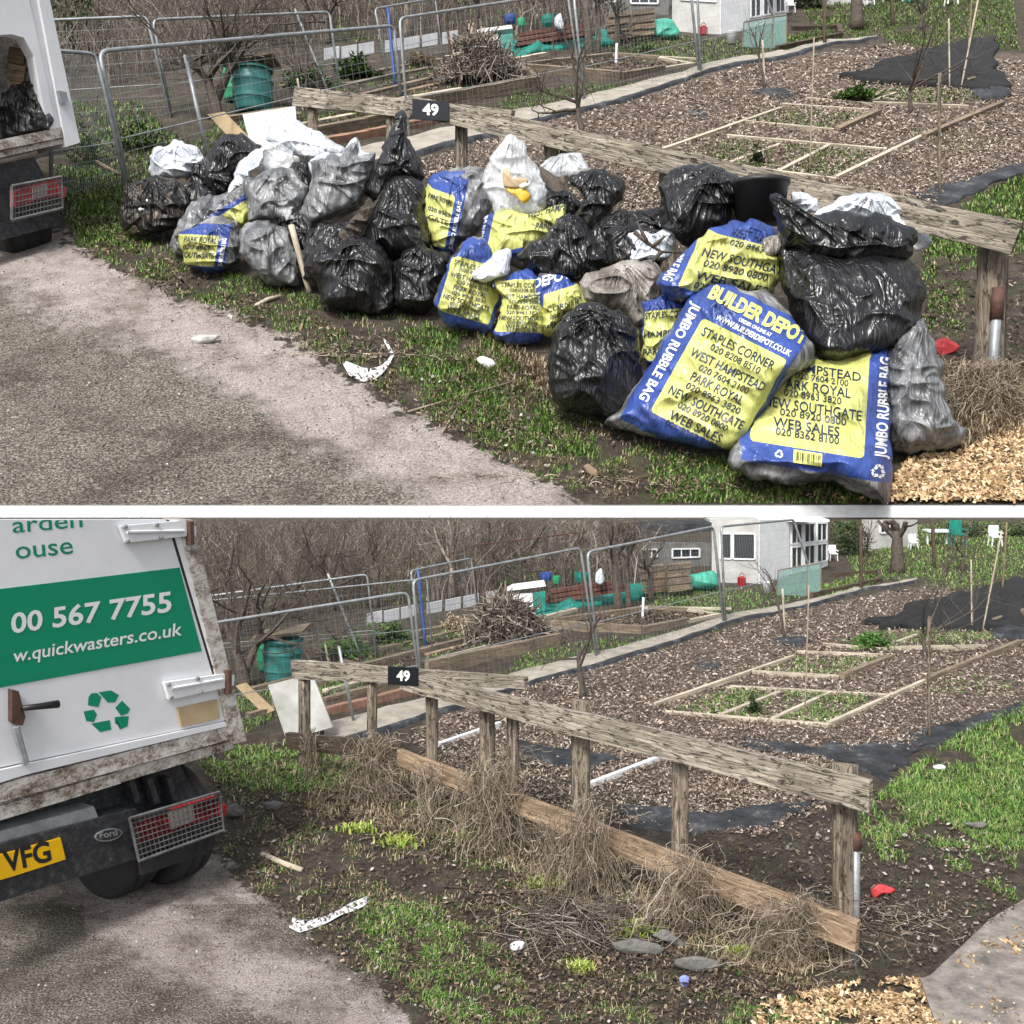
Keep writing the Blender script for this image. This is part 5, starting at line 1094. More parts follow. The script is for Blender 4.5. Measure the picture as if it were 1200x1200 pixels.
rubble(z7([(272,370),(290,352),(340,345),(390,360),(380,420),(350,470),(310,520),(280,515),(274,440)]), 478, 'narrow yellow rubble bag behind the black one at the front', 45, (z7([(240,530)])[0], v7(170,-15), v7(10,-190)), [('STAPLES CORNER', .66, .08, .2, .9), ('HAMPSTEAD', .42, .08, .2, .9), ('PARK ROYAL', .2, .08, .2, .9)])
mb = MB()
for P in ([(255, 190), (285, 215), (320, 238), (370, 240)], [(285, 215), (262, 165)], [(300, 226), (330, 200)], [(320, 238), (300, 262)]): mb.tube([S.P(*z7([p])[0], S.depth(462)) for p in P], np.linspace(3, 1.2, len(P))*S.mpp(462), 6)
mb.build('branch', M['bark'], None, True, label='forked bare branch poking out below the round black bag on the hillside', cat='branch')
rubble(z7([(308,320),(345,270),(400,220),(440,185),(500,168),(565,162),(605,195),(625,250),(615,300),(590,345),(500,350),(420,345),(370,365),(335,345)]), 486, 'tied yellow rubble bag lying on top, above the largest one', 46,
       (z7([(290,335)])[0], v7(310,75), v7(95,-215)), [('WEST HAMPSTEAD', .78, .09, .4, .9), ('020 8963 3820', .68, .06, .42, .85), ('NEW SOUTHGATE', .5, .09, .26, .92), ('020 8920 0800', .4, .07, .3, .8), ('WEB SALES', .25, .09, .28, .84), ('020 8362 8100', .15, .07, .3, .8)])
blob(S, 'knotted_end', z7([(562,215),(590,198),(620,195),(630,215),(600,245),(570,248)]), 500, M['brown_film'], T=9, seed=47, wr=.5, n=60, m=14, label='whitish knotted bag end on the tied yellow bag on the hillside', cat='bag knot')
bag(z7([(868,660),(862,560),(880,450),(930,415),(960,400),(975,440),(1000,500),(1012,600),(1058,690),(1000,718),(920,728),(872,715)]), 534, 'grey_film', 'clear grey bag of soil beside the right fence post', 48)
bk = bag(z7([(605,240),(640,215),(760,230),(880,240),(925,255),(955,305),(962,350),(950,390),(955,420),(880,480),(800,500),(740,515),(690,490),(640,400),(612,320)]), [(940, 400, 520), (900, 260, 490)], 'black_film', 'huge shiny black bag resting on the printed bag at the right', 49, T=70, lump=1.2, wr=.8, knot=(900, 265))
bag(z7([(585,130),(595,95),(640,125),(690,155),(760,140),(850,148),(905,172),(945,195),(930,235),(900,260),(800,275),(700,265),(630,225),(600,180)]), 506, 'black_film', 'folded black bag top spread over the huge black one', 50, T=34, knot=(905, 225))
rubble_r, ptr = rubble(z7([(485,728),(520,690),(575,600),(640,520),(700,500),(800,480),(870,472),(874,600),(878,700),(882,790),(872,847),(800,818),(740,795),(640,802),(560,792),(492,760)]), [(870, 560, 592), (870, 430, 545)], 'large flat rubble bag, rightmost of the printed ones', 51,
       (z7([(506,742)])[0], v7(365,58), v7(24,-420), 'R'), [('HAMPSTEAD', .56, .05, .3, .78), ('020 7604 2100', .52, .035, .35, .7), ('PARK ROYAL', .455, .055, .25, .72), ('020 8963 3820', .41, .04, .28, .66), ('NEW SOUTHGATE', .335, .058, .15, .8), ('020 8920 0800', .295, .04, .26, .7), ('WEB SALES', .225, .055, .22, .66), ('020 8362 8100', .18, .042, .24, .66)], T=46, lump=.8, wr=.85)
V1, F1 = recycle_symbol(ptr(.93, .06), 8.5); V2, F2 = recycle_symbol(ptr(.27, .07), 5)
print_on(S, rubble_r, [(V1, F1), (V2, F2)], 'recycling_mark', M['ink_white'], rubble_r[0])
bar = []; fb = []
for k in range(14):
    b = len(bar); u = .385+.012*k; bar += [tuple(ptr(u, .05)), tuple(ptr(u+.004+.004*(k % 3 == 0), .05)), tuple(ptr(u+.004+.004*(k % 3 == 0), .1)), tuple(ptr(u, .1))]; fb += [[b, b+1, b+2], [b, b+2, b+3]]
lab = np.array([ptr(.365+.19*i/6, .035+.075*j/3) for j in range(4) for i in range(7)]); lf = np.array([t for j in range(3) for i in range(6) for t in ([j*7+i, j*7+i+1, j*7+i+8], [j*7+i, j*7+i+8, j*7+i+7])])
print_on(S, rubble_r, [(lab, lf)], 'barcode_label', M['ink_yellow'], rubble_r[0], off=.01); print_on(S, rubble_r, [(np.array(bar), np.array(fb))], 'barcode', M['ink_black'], rubble_r[0], off=.016)
bag(z7([(48,520),(52,440),(80,395),(120,362),(170,360),(225,388),(262,430),(275,500),(262,590),(200,640),(120,630),(62,605)]), 500, 'black_film', 'squat black bag at the front, left of the largest printed bag', 52, lump=.8, knot=(700, 365))
rubble(z7([(183,655),(215,625),(250,575),(300,500),(345,425),(378,365),(400,340),(450,320),(530,330),(570,330),(610,365),(655,420),(692,468),(680,515),(630,548),(580,610),(530,685),(480,718),(400,712),(300,688),(240,672)]), [(710, 497, 505), (830, 527, 562), (830, 345, 515), (950, 410, 545)], 'largest rubble bag with big printed header, tilted left', 53,
       (z7([(218,642)])[0], v7(270,135), v7(200,-355)), STD[:8]+[('WEB SALES', .135, .055, .34, .8), ('020 8362 8100', .09, .035, .34, .8), ('BUILDER DEPOT', .885, .085, .14, 1.0, 'y'), ('ORDER ONLINE AT', .838, .022, .45, .74, 'w'), ('WWW.BUILDERDEPOT.CO.UK', .785, .034, .28, .95, 'w')], T=62, lump=.8, wr=.75)

# ---------------------------------------------------------------- upper: litter, stalks, wood chips, grass
def ribbon_litter(name, pts, w, mat, label, S, M, cat='litter'):
    mb = MB(); G = []
    for i, (x, y, ww) in enumerate(pts):
        c = S.at(x, y, .012); dx = (pts[min(i+1, len(pts)-1)][0]-pts[max(i-1, 0)][0], pts[min(i+1, len(pts)-1)][1]-pts[max(i-1, 0)][1]); L = math.hypot(*dx)+1e-6; nx, ny = -dx[1]/L, dx[0]/L
        m = S.mpp(y); G.append([S.at(x+nx*ww*u, y+ny*ww*u, .008)+Z*m*2.2*(vn(i*1.1, u*2)) for u in (-1, -.5, 0, .5, 1)])
    o = mb.grid(np.array(G)).build(name, M[mat], None, True, label=label+' '+S.where, cat=cat); md = o.modifiers.new('s', 'SOLIDIFY'); md.thickness = .004*S.s
ribbon_litter('plastic_strip', [(404, 431, 2), (412, 438, 6), (425, 443, 7), (437, 441, 6), (447, 436, 4), (456, 427, 2.5), (460, 418, 2), (456, 409, 1.5), (450, 401, 1)], 5, 'white', 'white torn plastic strip curled on the verge below the yellow bags', S, M)
ribbon_litter('plastic_strip', [(341, 1084, 5), (352, 1089, 7), (366, 1086, 4), (382, 1080, 4), (398, 1072, 3.5), (412, 1067, 4), (424, 1063, 4), (433, 1057, 3)], 5, 'white', 'white torn plastic strip lying across the muddy verge', LO, ML)
def scrapL(S, M, P, ref, mat, label, cat='litter', T=4): blob(S, 'litter', P, ref, M[mat], T=T, wr=.35, seed=len(label), n=44, m=10, label=label+' '+S.where, cat=cat)
scrapL(S, M, [(558, 421), (566, 417), (576, 420), (583, 428), (574, 434), (565, 430)], 432, 'white', 'crumpled white tissue on the grass below the yellow bags')
scrapL(S, M, [(902, 558), (912, 557), (925, 562), (946, 565), (938, 569), (912, 569)], 571, 'white', 'white scrap of film in the grass before the rightmost printed bag')
scrapL(S, M, [(222, 396), (240, 392), (258, 392), (250, 400), (228, 404)], 402, 'grey_paint', 'flattened pale grey wrapper on the tarmac')
scrapL(S, M, [(1094, 402), (1108, 396), (1124, 406), (1118, 414), (1104, 418), (1096, 412)], 418, 'red_litter', 'bright red plastic fragment near the fence post')
scrapL(S, M, [(683, 546), (690, 544), (702, 555), (698, 560), (688, 555)], 560, 'brown_wood', 'short broken piece of pale wood on the soil', 'wood piece')
scrapL(LO, ML, [(1020, 1043), (1030, 1036), (1048, 1041), (1046, 1047), (1034, 1048), (1024, 1054)], 1054, 'red_litter', 'bright red plastic fragment on the mud behind the fence end')
scrapL(LO, ML, [(1092, 898), (1100, 895), (1108, 897), (1106, 902), (1096, 902)], 903, 'white', 'white plastic cup piece in the grass')
scrapL(LO, ML, [(596, 1108), (604, 1103), (614, 1105), (612, 1113), (602, 1115)], 1115, 'white', 'white paper scrap in the grass at the front')
scrapL(LO, ML, [(796, 1146), (801, 1142), (808, 1146), (806, 1156), (799, 1157)], 1158, 'blue_litter', 'small blue crumpled foil on the leaf litter')
scrapL(LO, ML, [(262, 946), (278, 942), (288, 950), (280, 957), (264, 957)], 958, 'stone', 'pale flat stone beside the truck lamp', 'stone')
scrapL(LO, ML, [(308, 940), (322, 938), (332, 942), (326, 950), (312, 950)], 951, 'stone', 'pale rubble lump on the verge near the end post', 'stone')
scrapL(LO, ML, [(716, 1106), (740, 1100), (765, 1104), (780, 1112), (770, 1120), (730, 1117)], 1120, 'stone', 'flat dark slate half buried before the fence', 'stone')
scrapL(LO, ML, [(790, 1124), (815, 1120), (842, 1126), (845, 1134), (820, 1140), (795, 1134)], 1140, 'stone', 'second flat slate nearer the front right', 'stone')
scrapL(LO, ML, [(764, 1096), (778, 1090), (800, 1102), (804, 1110), (790, 1108)], 1110, 'stone', 'weathered stone between the slates', 'stone')
scrapL(LO, ML, [(1130, 966), (1145, 962), (1158, 966), (1150, 972)], 972, 'stone', 'flat grey stone in the lawn at the right', 'stone')
LS = Site(LO, ML, ident, None); US = Site(UPS, MU, ident, None)
def logon(s, x0, y0, x1, y1, r, mat, label, name='stick', cat='stick'):
    a, b = s.S.at(x0, y0, .012), s.S.at(x1, y1, .012); m = s.S.mpp((y0+y1)/2); c = (a+b)/2+R.normal(size=3)*m; MB().tube([a, c, b], [r*m, r*m*.95, r*m*.8], 7, 0, s.S.s).build(name, s.M[mat], None, True, label=label+' '+s.S.where, cat=cat)
logon(LS, 307, 1004, 354, 1023, 3.6, 'lath', 'short pale stick lying on the muddy verge')
logon(US, 300, 362, 328, 352, 2.6, 'lath', 'short pale stick on the verge below the grey bag'); logon(US, 478, 484, 600, 450, 1.2, 'straw', 'long thin twig on the grass at the front'); logon(US, 518, 510, 550, 465, 1.0, 'straw', 'thin curved twig by the road edge')
logon(US, 85, 176, 140, 204, 2.6, 'brown_wood', 'brown plank end lying in the grass by the near panel foot', 'plank', 'plank')
logon(LS, 835, 960, 870, 978, 3, 'bark', 'crooked dead branch behind the fence', 'branch', 'branch'); logon(LS, 1064, 952, 1078, 942, 1.2, 'lath', 'small pale stick standing in the lawn grass')
for k, (x0, y0, x1, y1, lab) in enumerate([(520, 1040, 760, 1062, 'longest thin dark stem lying before the fence'), (560, 1052, 720, 1040, 'thin dark stem crossing the longest one'), (600, 1068, 820, 1060, 'thin dark stem nearer the front'), (880, 1085, 960, 1140, 'dark woody stem under the end of the low rail')]): logon(LS, x0, y0, x1, y1, 1.3 if k < 3 else 3, 'bark', lab, 'stem', 'stem')

# paving corner, lower right
G = np.array([[LO.at(x, y, .03, False) for x in (0, 1)] for y in (0, 1)]) if False else None
pv = [LO.at(x, y, .02, False) for x, y in ((1090, 1148), (1162, 1080), (1300, 1000), (1400, 1300), (1130, 1300), (1078, 1152))]
MB().prism(pv, -Z*.1).build('paving_slab', ML['paving'], None, label='concrete paving at the bottom right corner in the level plot', cat='paving')
logon(LS, 1162, 1081, 1210, 1104, .8, 'black', 'dark joint strip across the corner paving', 'joint_strip', 'joint')

wt = lambda s_, *a, **k: s_
verL = [(225, 885), (340, 865), (470, 930), (640, 1000), (800, 1075), (960, 1150), (900, 1215), (520, 1215), (440, 1150), (385, 1110), (320, 1062), (262, 1000), (262, 940)]
# wood chips, leaf litter
chips(US, 'wood_chips', [([(1035, 600), (1050, 560), (1065, 538), (1120, 530), (1200, 500), (1240, 500), (1240, 600)], 5200, 5.0, 2.0, None, 0), ([(960, 600), (1000, 560), (1040, 590)], 60, 5, 2, None, 0)], 'fresh orange wood chips spread at the bottom right corner', 'fresh_chips', 'wood chips')
chips(LS, 'wood_chips', [([(885, 1190), (930, 1165), (990, 1155), (1060, 1148), (1160, 1162), (1200, 1195), (1200, 1215), (880, 1215)], 2600, 5.0, 2.0, 30, .42), ([(1080, 1150), (1200, 1080), (1210, 1200), (1080, 1200)], 420, 4.5, 1.8, None, 0)], 'fresh orange wood chips spilling at the bottom right', 'fresh_chips', 'wood chips')
chips(US, 'leaf_litter', [([(60, 210), (160, 210), (260, 330), (380, 380), (520, 400), (640, 430), (760, 500), (880, 560), (1000, 590), (700, 600), (600, 545), (450, 470), (330, 395), (150, 335), (75, 290)], 5200, 2.6, 1.2, 30, .45), ([(1080, 300), (1200, 280), (1240, 500), (1120, 520), (1080, 450)], 1500, 3, 1.3, None, 0), ([(0, 300), (260, 370), (480, 480), (640, 592), (0, 592)], 1500, 1.4, .8, None, 0)], 'scattered dead leaves and crumbs over the verge and tarmac', 'litter_bits', 'leaf litter')
chips(LS, 'leaf_litter', [([(240, 900), (420, 880), (620, 930), (800, 1010), (1000, 1130), (1080, 1150), (900, 1200), (480, 1215), (400, 1130), (300, 1060), (240, 990)], 9000, 2.6, 1.2, 34, .4), ([(800, 900), (1040, 930), (1190, 1000), (1190, 1070), (1080, 1140), (980, 1130), (800, 1010)], 4200, 2.6, 1.1, None, 0), ([(0, 1050), (300, 1040), (480, 1200), (0, 1210)], 1300, 1.4, .8, None, 0), ([(560, 1040), (900, 1080), (960, 1180), (600, 1180)], 2400, 2.7, 1.5, 40, .45), (verL, 2600, 2.6, 1.4, 30, .5)], 'dead leaves and crumbs covering the cleared muddy verge', 'litter_bits', 'leaf litter')
chips(LS, 'pebbles', [([(240, 930), (620, 940), (1000, 1130), (900, 1200), (480, 1215), (300, 1060)], 260, 2.4, 2.2, None, 0), ([(900, 960), (1190, 960), (1190, 1070), (1080, 1130), (980, 1120)], 200, 2.6, 2.4, None, 0), ([(0, 1060), (300, 1050), (470, 1200), (0, 1210)], 300, 1.2, 1.1, None, 0)], 'small stones strewn over soil and tarmac', 'stones', 'pebbles')
chips(US, 'pebbles', [([(0, 320), (260, 380), (480, 490), (640, 592), (0, 592)], 700, 1.2, 1.1, None, 0), ([(160, 330), (700, 500), (700, 590), (150, 350)], 120, 2.2, 2, None, 0)], 'small stones strewn over the tarmac and verge', 'stones', 'pebbles')
verU = [(60, 190), (150, 215), (210, 300), (330, 340), (470, 370), (560, 392), (650, 470), (720, 505), (860, 550), (1040, 592), (760, 592), (690, 585), (600, 545), (520, 505), (385, 420), (250, 362), (150, 325), (80, 280)]
grass(US, 'grass', [(verU, 12000, 8, 1.1, 30, .52), ([(70, 200), (135, 200), (160, 300), (90, 292)], 3600, 8, 1.2, 20, .3), ([(480, 380), (580, 400), (640, 470), (700, 540), (560, 520), (470, 430)], 5200, 11, 1.5, 24, .42), ([(1095, 255), (1240, 190), (1240, 280), (1190, 300), (1080, 330), (1085, 270)], 6500, 9, 1.3, 40, .35), ([(1080, 330), (1130, 330), (1130, 400), (1085, 390)], 900, 6, 1.2, 20, .45), ([(760, 540), (900, 545), (1040, 585), (1040, 600), (760, 600)], 3200, 13, 1.7, 20, .42), ([(70, 120), (160, 120), (230, 180), (190, 230), (90, 200)], 2600, 8, 1.3, 20, .35)], 'green grass growing along the verge around the rubbish bags', raw=True)
grass(LS, 'grass', [(verL, 9000, 5, 1.0, 26, .56), ([(420, 1060), (500, 1060), (600, 1120), (640, 1200), (540, 1215), (470, 1150), (390, 1090)], 6000, 9, 1.2, 24, .5), ([(225, 885), (345, 868), (420, 900), (400, 930), (265, 930)], 3200, 9, 1.3, 18, .42),
    ([(1020, 945), (1060, 905), (1110, 872), (1200, 825), (1250, 810), (1250, 980), (1180, 1000), (1100, 960), (1040, 990)], 18000, 9, 1.1, 40, .42), ([(1000, 950), (1060, 980), (1190, 990), (1190, 1060), (1100, 1010), (1010, 1010)], 1500, 8, 1.3, 22, .52), ([(860, 1180), (1000, 1170), (1000, 1215), (840, 1215)], 700, 10, 1.4, 14, .5)], 'green grass growing on the cleared verge and the lawn edge', raw=True)
grass(US, 'dry_grass', [([(1085, 430), (1185, 440), (1240, 500), (1130, 530), (1110, 490)], 2600, 22, 1.5, None, 0), ([(560, 390), (650, 430), (650, 470), (540, 440)], 1300, 13, 1.2, None, 0), (verU, 2600, 9, 1.1, 26, .5)], 'straw coloured dry grass at the fence foot and between green tufts', 'dry_grass', raw=True)
grass(LS, 'dry_grass', [(verL, 4600, 9, 1.1, 26, .48), ([(560, 960), (760, 1010), (1000, 1130), (960, 1165), (760, 1100), (560, 1010)], 3800, 14, 1.1, 24, .4), ([(360, 870), (560, 900), (560, 990), (360, 960)], 2600, 12, 1.1, 24, .4)], 'straw coloured dry grass between the fence and the mud', 'dry_grass', raw=True)
for k, (x, y, w, h, lab) in enumerate([(745, 1096, 34, 24, 'bright lime green tuft left of the near post'), (640, 1040, 30, 12, 'yellow green tuft below the tangled stalks in the middle'), (470, 990, 34, 14, 'yellowish tuft on bare soil below the second post'), (555, 985, 26, 14, 'lime tuft below the fourth post'), (420, 975, 30, 10, 'pale yellow weed on the mud below the leftmost tangle'), (680, 1140, 20, 14, 'small leafy weed in the front litter'), (870, 1118, 22, 14, 'thin green shoots right of the near post')]):
    s_ = LS; base = LO.at(x, y); m = LO.mpp(y); n = 170; q = R.normal(size=(n, 2))*.33; B = base+np.stack([q[:, 0]*w, q[:, 1]*w*.6, 0*q[:, 0]], 1)*m; v, f = blades(B, Z, R.uniform(.5, 1.1, n)*h*m, np.full(n, 1.2*m), .8)
    arrmesh('weed_tuft', v, f, ML['weed'], label=lab+' in the level plot', cat='weed')
bush(US, 'bramble', 100, 190, 60, 46, 700, 'leaves', 'low leafy bramble behind the near fence panel', 'bush', 5); bush(US, 'bramble', 165, 175, 60, 34, 800, 'leaves', 'green weeds under the heavy beam left of the bags', 'bush', 5)
bush(US, 'evergreen_bush', 90, 62, 60, 70, 1500, 'leaves', 'dark leafy evergreen beside the truck door', 'bush', 6)
# dead bindweed tangled over the low rail
def tangle(s, x, yt, yb, w, n, label, ref=None, mat='straw', foot=1.0):
    n = int(n*(.5 if s.S is LO else 1)); S = s.S; ref = ref or yb-8; d = S.depth(ref); m = S.mpp(ref); K = 9; tt = np.linspace(0, 1, K); parts = []
    top = np.stack([x+R.normal(size=n)*w*.3, yt+np.abs(R.normal(size=n))*(yb-yt)*.16], 1); bot = np.stack([x+R.normal(size=n)*w*.5*foot, yb-np.abs(R.normal(size=n))*(yb-yt)*.3], 1)
    px = top[:, None]*(1-tt)[None, :, None]+bot[:, None]*tt[None, :, None]+np.cumsum(R.normal(size=(n, K, 2))*w*.085, 1)
    dd = d+(R.normal(size=n)*.5+.0)[:, None]*w*.22*m+np.cumsum(R.normal(size=(n, K))*w*.02*m, 1); px[..., 1] = np.minimum(px[..., 1], yb+4)
    parts.append(strands(S.P(px[..., 0], px[..., 1], dd), m*R.uniform(.2, .46, n)[:, None]*np.ones((1, K))))
    n2 = n//4; c = np.stack([x+R.normal(size=n2)*w*.42, yt+R.uniform(0, .9, n2)*(yb-yt)], 1); a0 = R.uniform(0, 6.28, n2); r0 = R.uniform(.06, .3, n2)*w; th = a0[:, None]+tt[None]*R.uniform(2, 5.5, n2)[:, None]
    q = c[:, None]+np.stack([np.cos(th), np.sin(th)*.8], -1)*r0[:, None, None]+R.normal(size=(n2, K, 2))*1.2; dd = d+R.normal(size=(n2, 1))*w*.12*m+np.sin(th*1.3)*r0[:, None]*m*.8
    parts.append(strands(S.P(q[..., 0], q[..., 1], dd), m*R.uniform(.25, .5, n2)[:, None]*np.ones((1, K))))
    n3 = n//4; c3 = np.stack([x+R.normal(size=n3)*w*.8, yt+R.uniform(.05, 1, n3)*(yb-yt)], 1); a3 = R.normal(size=n3)*.7; L3 = R.uniform(.2, .8, n3)*w
    q = c3[:, None]+(tt-.5)[None, :, None]*(np.stack([np.cos(a3), np.sin(a3)], -1)*L3[:, None])[:, None]+np.cumsum(R.normal(size=(n3, K, 2))*1.6, 1); q[..., 1] = np.minimum(q[..., 1], yb+4)
    parts.append(strands(S.P(q[..., 0], q[..., 1], d+R.normal(size=(n3, 1))*w*.25*m+0*q[..., 0]), m*R.uniform(.22, .5, n3)[:, None]*np.ones((1, K))))
    V, f = join(parts); arrmesh('dead_bindweed', V, f, s.M[mat], label=label+' '+S.where, cat='dead plant')
tangle(LS, 362, 850, 925, 16, 90, 'brown dead stalks round the end post of the low rail')
tangle(LS, 440, 862, 952, 44, 420, 'dense brown curtain of dead bindweed, leftmost big tangle')
tangle(LS, 500, 890, 985, 34, 110, 'thin loose dead stalks between the two big tangles')
tangle(LS, 572, 893, 1014, 50, 620, 'tallest dense curtain of dead bindweed in the middle')
tangle(LS, 645, 955, 1052, 44, 130, 'sparse stalks right of the tallest tangle')
tangle(LS, 690, 940, 1062, 42, 380, 'pale dead bindweed hanging round the sixth post')
tangle(LS, 800, 995, 1105, 60, 260, 'pale dead stalks spread round the near right post', foot=1.4)
tangle(LS, 930, 1050, 1140, 76, 420, 'pale matted dead grass over the end of the low rail', foot=1.2)
tangle(LS, 590, 880, 903, 44, 120, 'straw coloured wisp lying on top of the low rail')
tangle(US, 1155, 425, 500, 60, 500, 'straw coloured stalks at the foot of the right hand post')
q_ = [UPS.P(x, y, UPS.depth(r)) for x, y, r in ((284, 134, 246), (346, 124, 246), (352, 205, 268), (305, 212, 268))]
MB().prism(q_, np.array([0, .12, 0])).build('board', MU['dirty_white'], None, label='pale grey board leaning behind the long white sack on the hillside', cat='board')
V, f = strand_pile(LS, 690, 1088, 230, 16, 420, 80, .6, 'twigs', .12); arrmesh('fallen_stems', V, f, ML['twigs'], label='dark thin dead stems strewn on the ground before the fence in the level plot', cat='dead stems', kind='stuff')
V, f = strand_pile(LS, 1040, 1075, 230, 6, 220, 22, .5, 'twigs', .1); arrmesh('fallen_stems', V, f, ML['straw'], label='small broken twigs scattered on the mud near the paving in the level plot', cat='twigs', kind='stuff')
V, f = strand_pile(US, 600, 560, 300, 6, 120, 22, .5, 'twigs', .1); V2, f2 = strand_pile(US, 420, 420, 260, 6, 120, 18, .5, 'twigs', .1); V, f = join([(V, f), (V2, f2)]); arrmesh('fallen_stems', V, f, MU['straw'], label='broken twigs scattered over the verge edge on the hillside', cat='twigs', kind='stuff')

# ---------------------------------------------------------------- lower: fence
S, M = LO, ML; fL = lambda x: 900+(x-357)*.371
t = thing('plot_fence', S.at(760, 1050), 'cleared fence with low rail draped in dead stalks in the level plot', 'fence')
px_beam(S, 'rail', (344, 784), (617, 800), fL(344), fL(617), 22, 14, .035, M['weathered_wood'], t, .07, .0)
px_beam(S, 'rail', (478, 795), (1026, 929), fL(478), fL(1026), 22, 39, .035, M['weathered_wood'], t, .07, .05)
px_beam(S, 'rail', (343, 866), (478, 879), fL(343), fL(478), 19, 20, .035, M['dark_wood'], t, .05, .04)
px_beam(S, 'rail', (476, 884), (1012, 1091), fL(476), fL(1012), 19, 36, .035, M['brown_wood'], t, .06, .06)
for x, w, yt, yb in ((357, 14, 792, 902), (436, 13, 797, 930), (506, 15, 804, 956), (571, 19, 818, 980), (601, 15, 826, 975), (681, 21, 820, 1022), (797, 22, 882, 1066), (989, 29, 895, 1135)):
    fence_post(S, 'post', x, w, yt, yb, fL(x), M['post_wood'], t, off=.055)
A, B = S.P(1002, 1135, S.depth(1130)), S.P(1003, 975, S.depth(1130)); MB().tube([A, B], 5*S.mpp(1130), 8).build('ground_spike', M['galvanised'], t, True); MB().tube([B+(A-B)*.0, B+(A-B)*.13], 6.3*S.mpp(1130), 8).build('spike_collar', M['rust'], t, True)
number_plate(S, M, (472.5, 792.5), 36, 21, .05, fL, .105, 'black plate numbered 49 on the rail of the cleared fence')

# ---------------------------------------------------------------- lower: the truck's tail
pl = Plane(S, (275, 868), 1029, (1420, 489)); q = pl.slab
t = thing('box_truck', pl.q(200, 1020), 'white box truck with green lettering parked at the left edge in the level plot', 'truck')
# box body: sheared hexahedron behind the rear face, roof falling gently to the front
A0, B0, C0, D0_ = (pl.q(*p, -.03) for p in ((-60, 609.5), (206, 609.5), (272, 866), (-60, 962))); bk_ = -pl.n*2.6
MB().add([A0, B0, C0, D0_, A0+bk_-Z*.34, B0+bk_-Z*.3, C0+bk_, D0_+bk_], [(0, 1, 2, 3), (7, 6, 5, 4), (0, 4, 5, 1), (1, 5, 6, 2), (2, 6, 7, 3), (3, 7, 4, 0)]) if False else None
mb = MB(); mb.add([A0, B0, C0, D0_, A0+bk_-Z*.34, B0+bk_-Z*.3, C0+bk_, D0_+bk_], [(0, 1, 2, 3), (7, 6, 5, 4), (0, 4, 5, 1), (1, 5, 6, 2), (2, 6, 7, 3), (3, 7, 4, 0)]); mb.build('box_body', M['van_white'], t)
door = q('door', [(-60, 609), (195, 609), (265, 844), (30, 893), (-60, 912)], .02, .05, M['van_white'], t)
q('door_seal', [(196, 609), (200, 609), (271, 849), (267, 845)], .026, .05, M['black'], t)
q('frame_strip', [(199, 609), (207, 609), (276, 846), (270, 850)], .03, .05, M['van_white'], t)
q('corner_post', [(209, 609), (226, 609), (289, 868), (273, 872)], .04, .12, M['van_dirty'], t)
q('sill_rail', [(-60, 938), (30, 911), (267, 851), (272, 866), (-60, 957)], .03, .16, M['van_dirty'], t)
q('sill_rail', [(-60, 958), (142, 902), (272, 868), (274, 877), (142, 917), (-60, 970)], .0, .2, M['van_dirty'], t)
q('lower_rail', [(-60, 962), (140, 904), (142, 918), (-60, 980)], .015, .1, M['van_dirty'], t)
q('door_rail', [(-60, 916), (30, 896), (264, 846), (266, 851), (30, 908), (-60, 936)], .036, .04, M['van_white'], t)
q('green_band', [(-60, 697), (15, 688.5), (210.5, 665), (236.5, 763), (15, 803), (-60, 817)], .0235, .003, M['ink_green'], door)
pl.text([('00 567 7755', (13, 742), (201, 716), (0, -23), .022)], .0255, 'phone_number', M['ink_white'], door)
pl.text([('w.quickwasters.co.uk', (15, 776), (213, 744), (1, -15), .012)], .0255, 'web_address', M['ink_white'], door)
pl.text([('arden', (15, 624.5), (97, 617.5), (-1, -19), .006)], .0215, 'lettering', M['ink_green'], door, clip=609.4)
pl.text([('ouse', (19, 655), (86, 648.5), (-2, -21), .006)], .0215, 'lettering', M['ink_green'], door)
RV = []; RF = []
for P, tr in (([(105,218-5),(112,813),(119,828),(115,829),(104,826)], None),): pass
def zz(P): return [(x/4, 600+y/4) for x, y in P]
for P in ([(415, 868), (428, 850), (455, 848), (476, 868), (462, 915), (412, 906)], [(462, 845), (520, 836), (558, 858), (540, 892), (505, 893)], [(540, 918), (572, 884), (610, 922), (600, 944), (568, 956)], [(538, 962), (568, 958), (604, 957), (598, 1005), (562, 1020), (560, 1000), (540, 992)],
          [(428, 992), (515, 975), (522, 1020), (470, 1032)], [(392, 935), (440, 926), (455, 950), (440, 985), (405, 980)]):
    b = len(RV); RV += zz(P); RF += [(b, b+i, b+i+1) for i in range(1, len(P)-1)]
arrmesh('recycling_mark', pl.q(np.array(RV)[:, 0], np.array(RV)[:, 1], .0215), [np.array(RF)], M['ink_green'], door)
for (P, Bt) in (([(141, 616.5), (216, 610), (230, 617), (230, 628), (222, 628), (149, 636)], [(146, 617), (183, 615), (149, 634), (188, 630), (222, 626)]), ([(193, 800), (262, 790), (275, 791), (274, 803), (265, 806), (199, 820)], [(197, 802), (231, 795), (200, 817), (235, 811), (268, 802)])):
    hn = q('hinge', P, .05, .025, M['white'], door); mb = MB()
    for x, y in Bt: mb.lathe(pl.q(x, y, .05), pl.n, [(0, .011), (.012, .009), (.014, .001)], 8)
    mb.build('bolt', M['galvanised'], hn)
    MB().tube([pl.q(P[0][0]+8, P[0][1]+7, .056), pl.q(P[2][0]-14, P[2][1]+7-2, .056)], .007, 5).build('hinge_rib', M['white'], hn); MB().tube([pl.q(P[2][0]-8, P[2][1]-6, .05), pl.q(P[3][0]-7, P[3][1]+10, .05)], .02, 8).build('hinge_pin', M['rust'], hn)
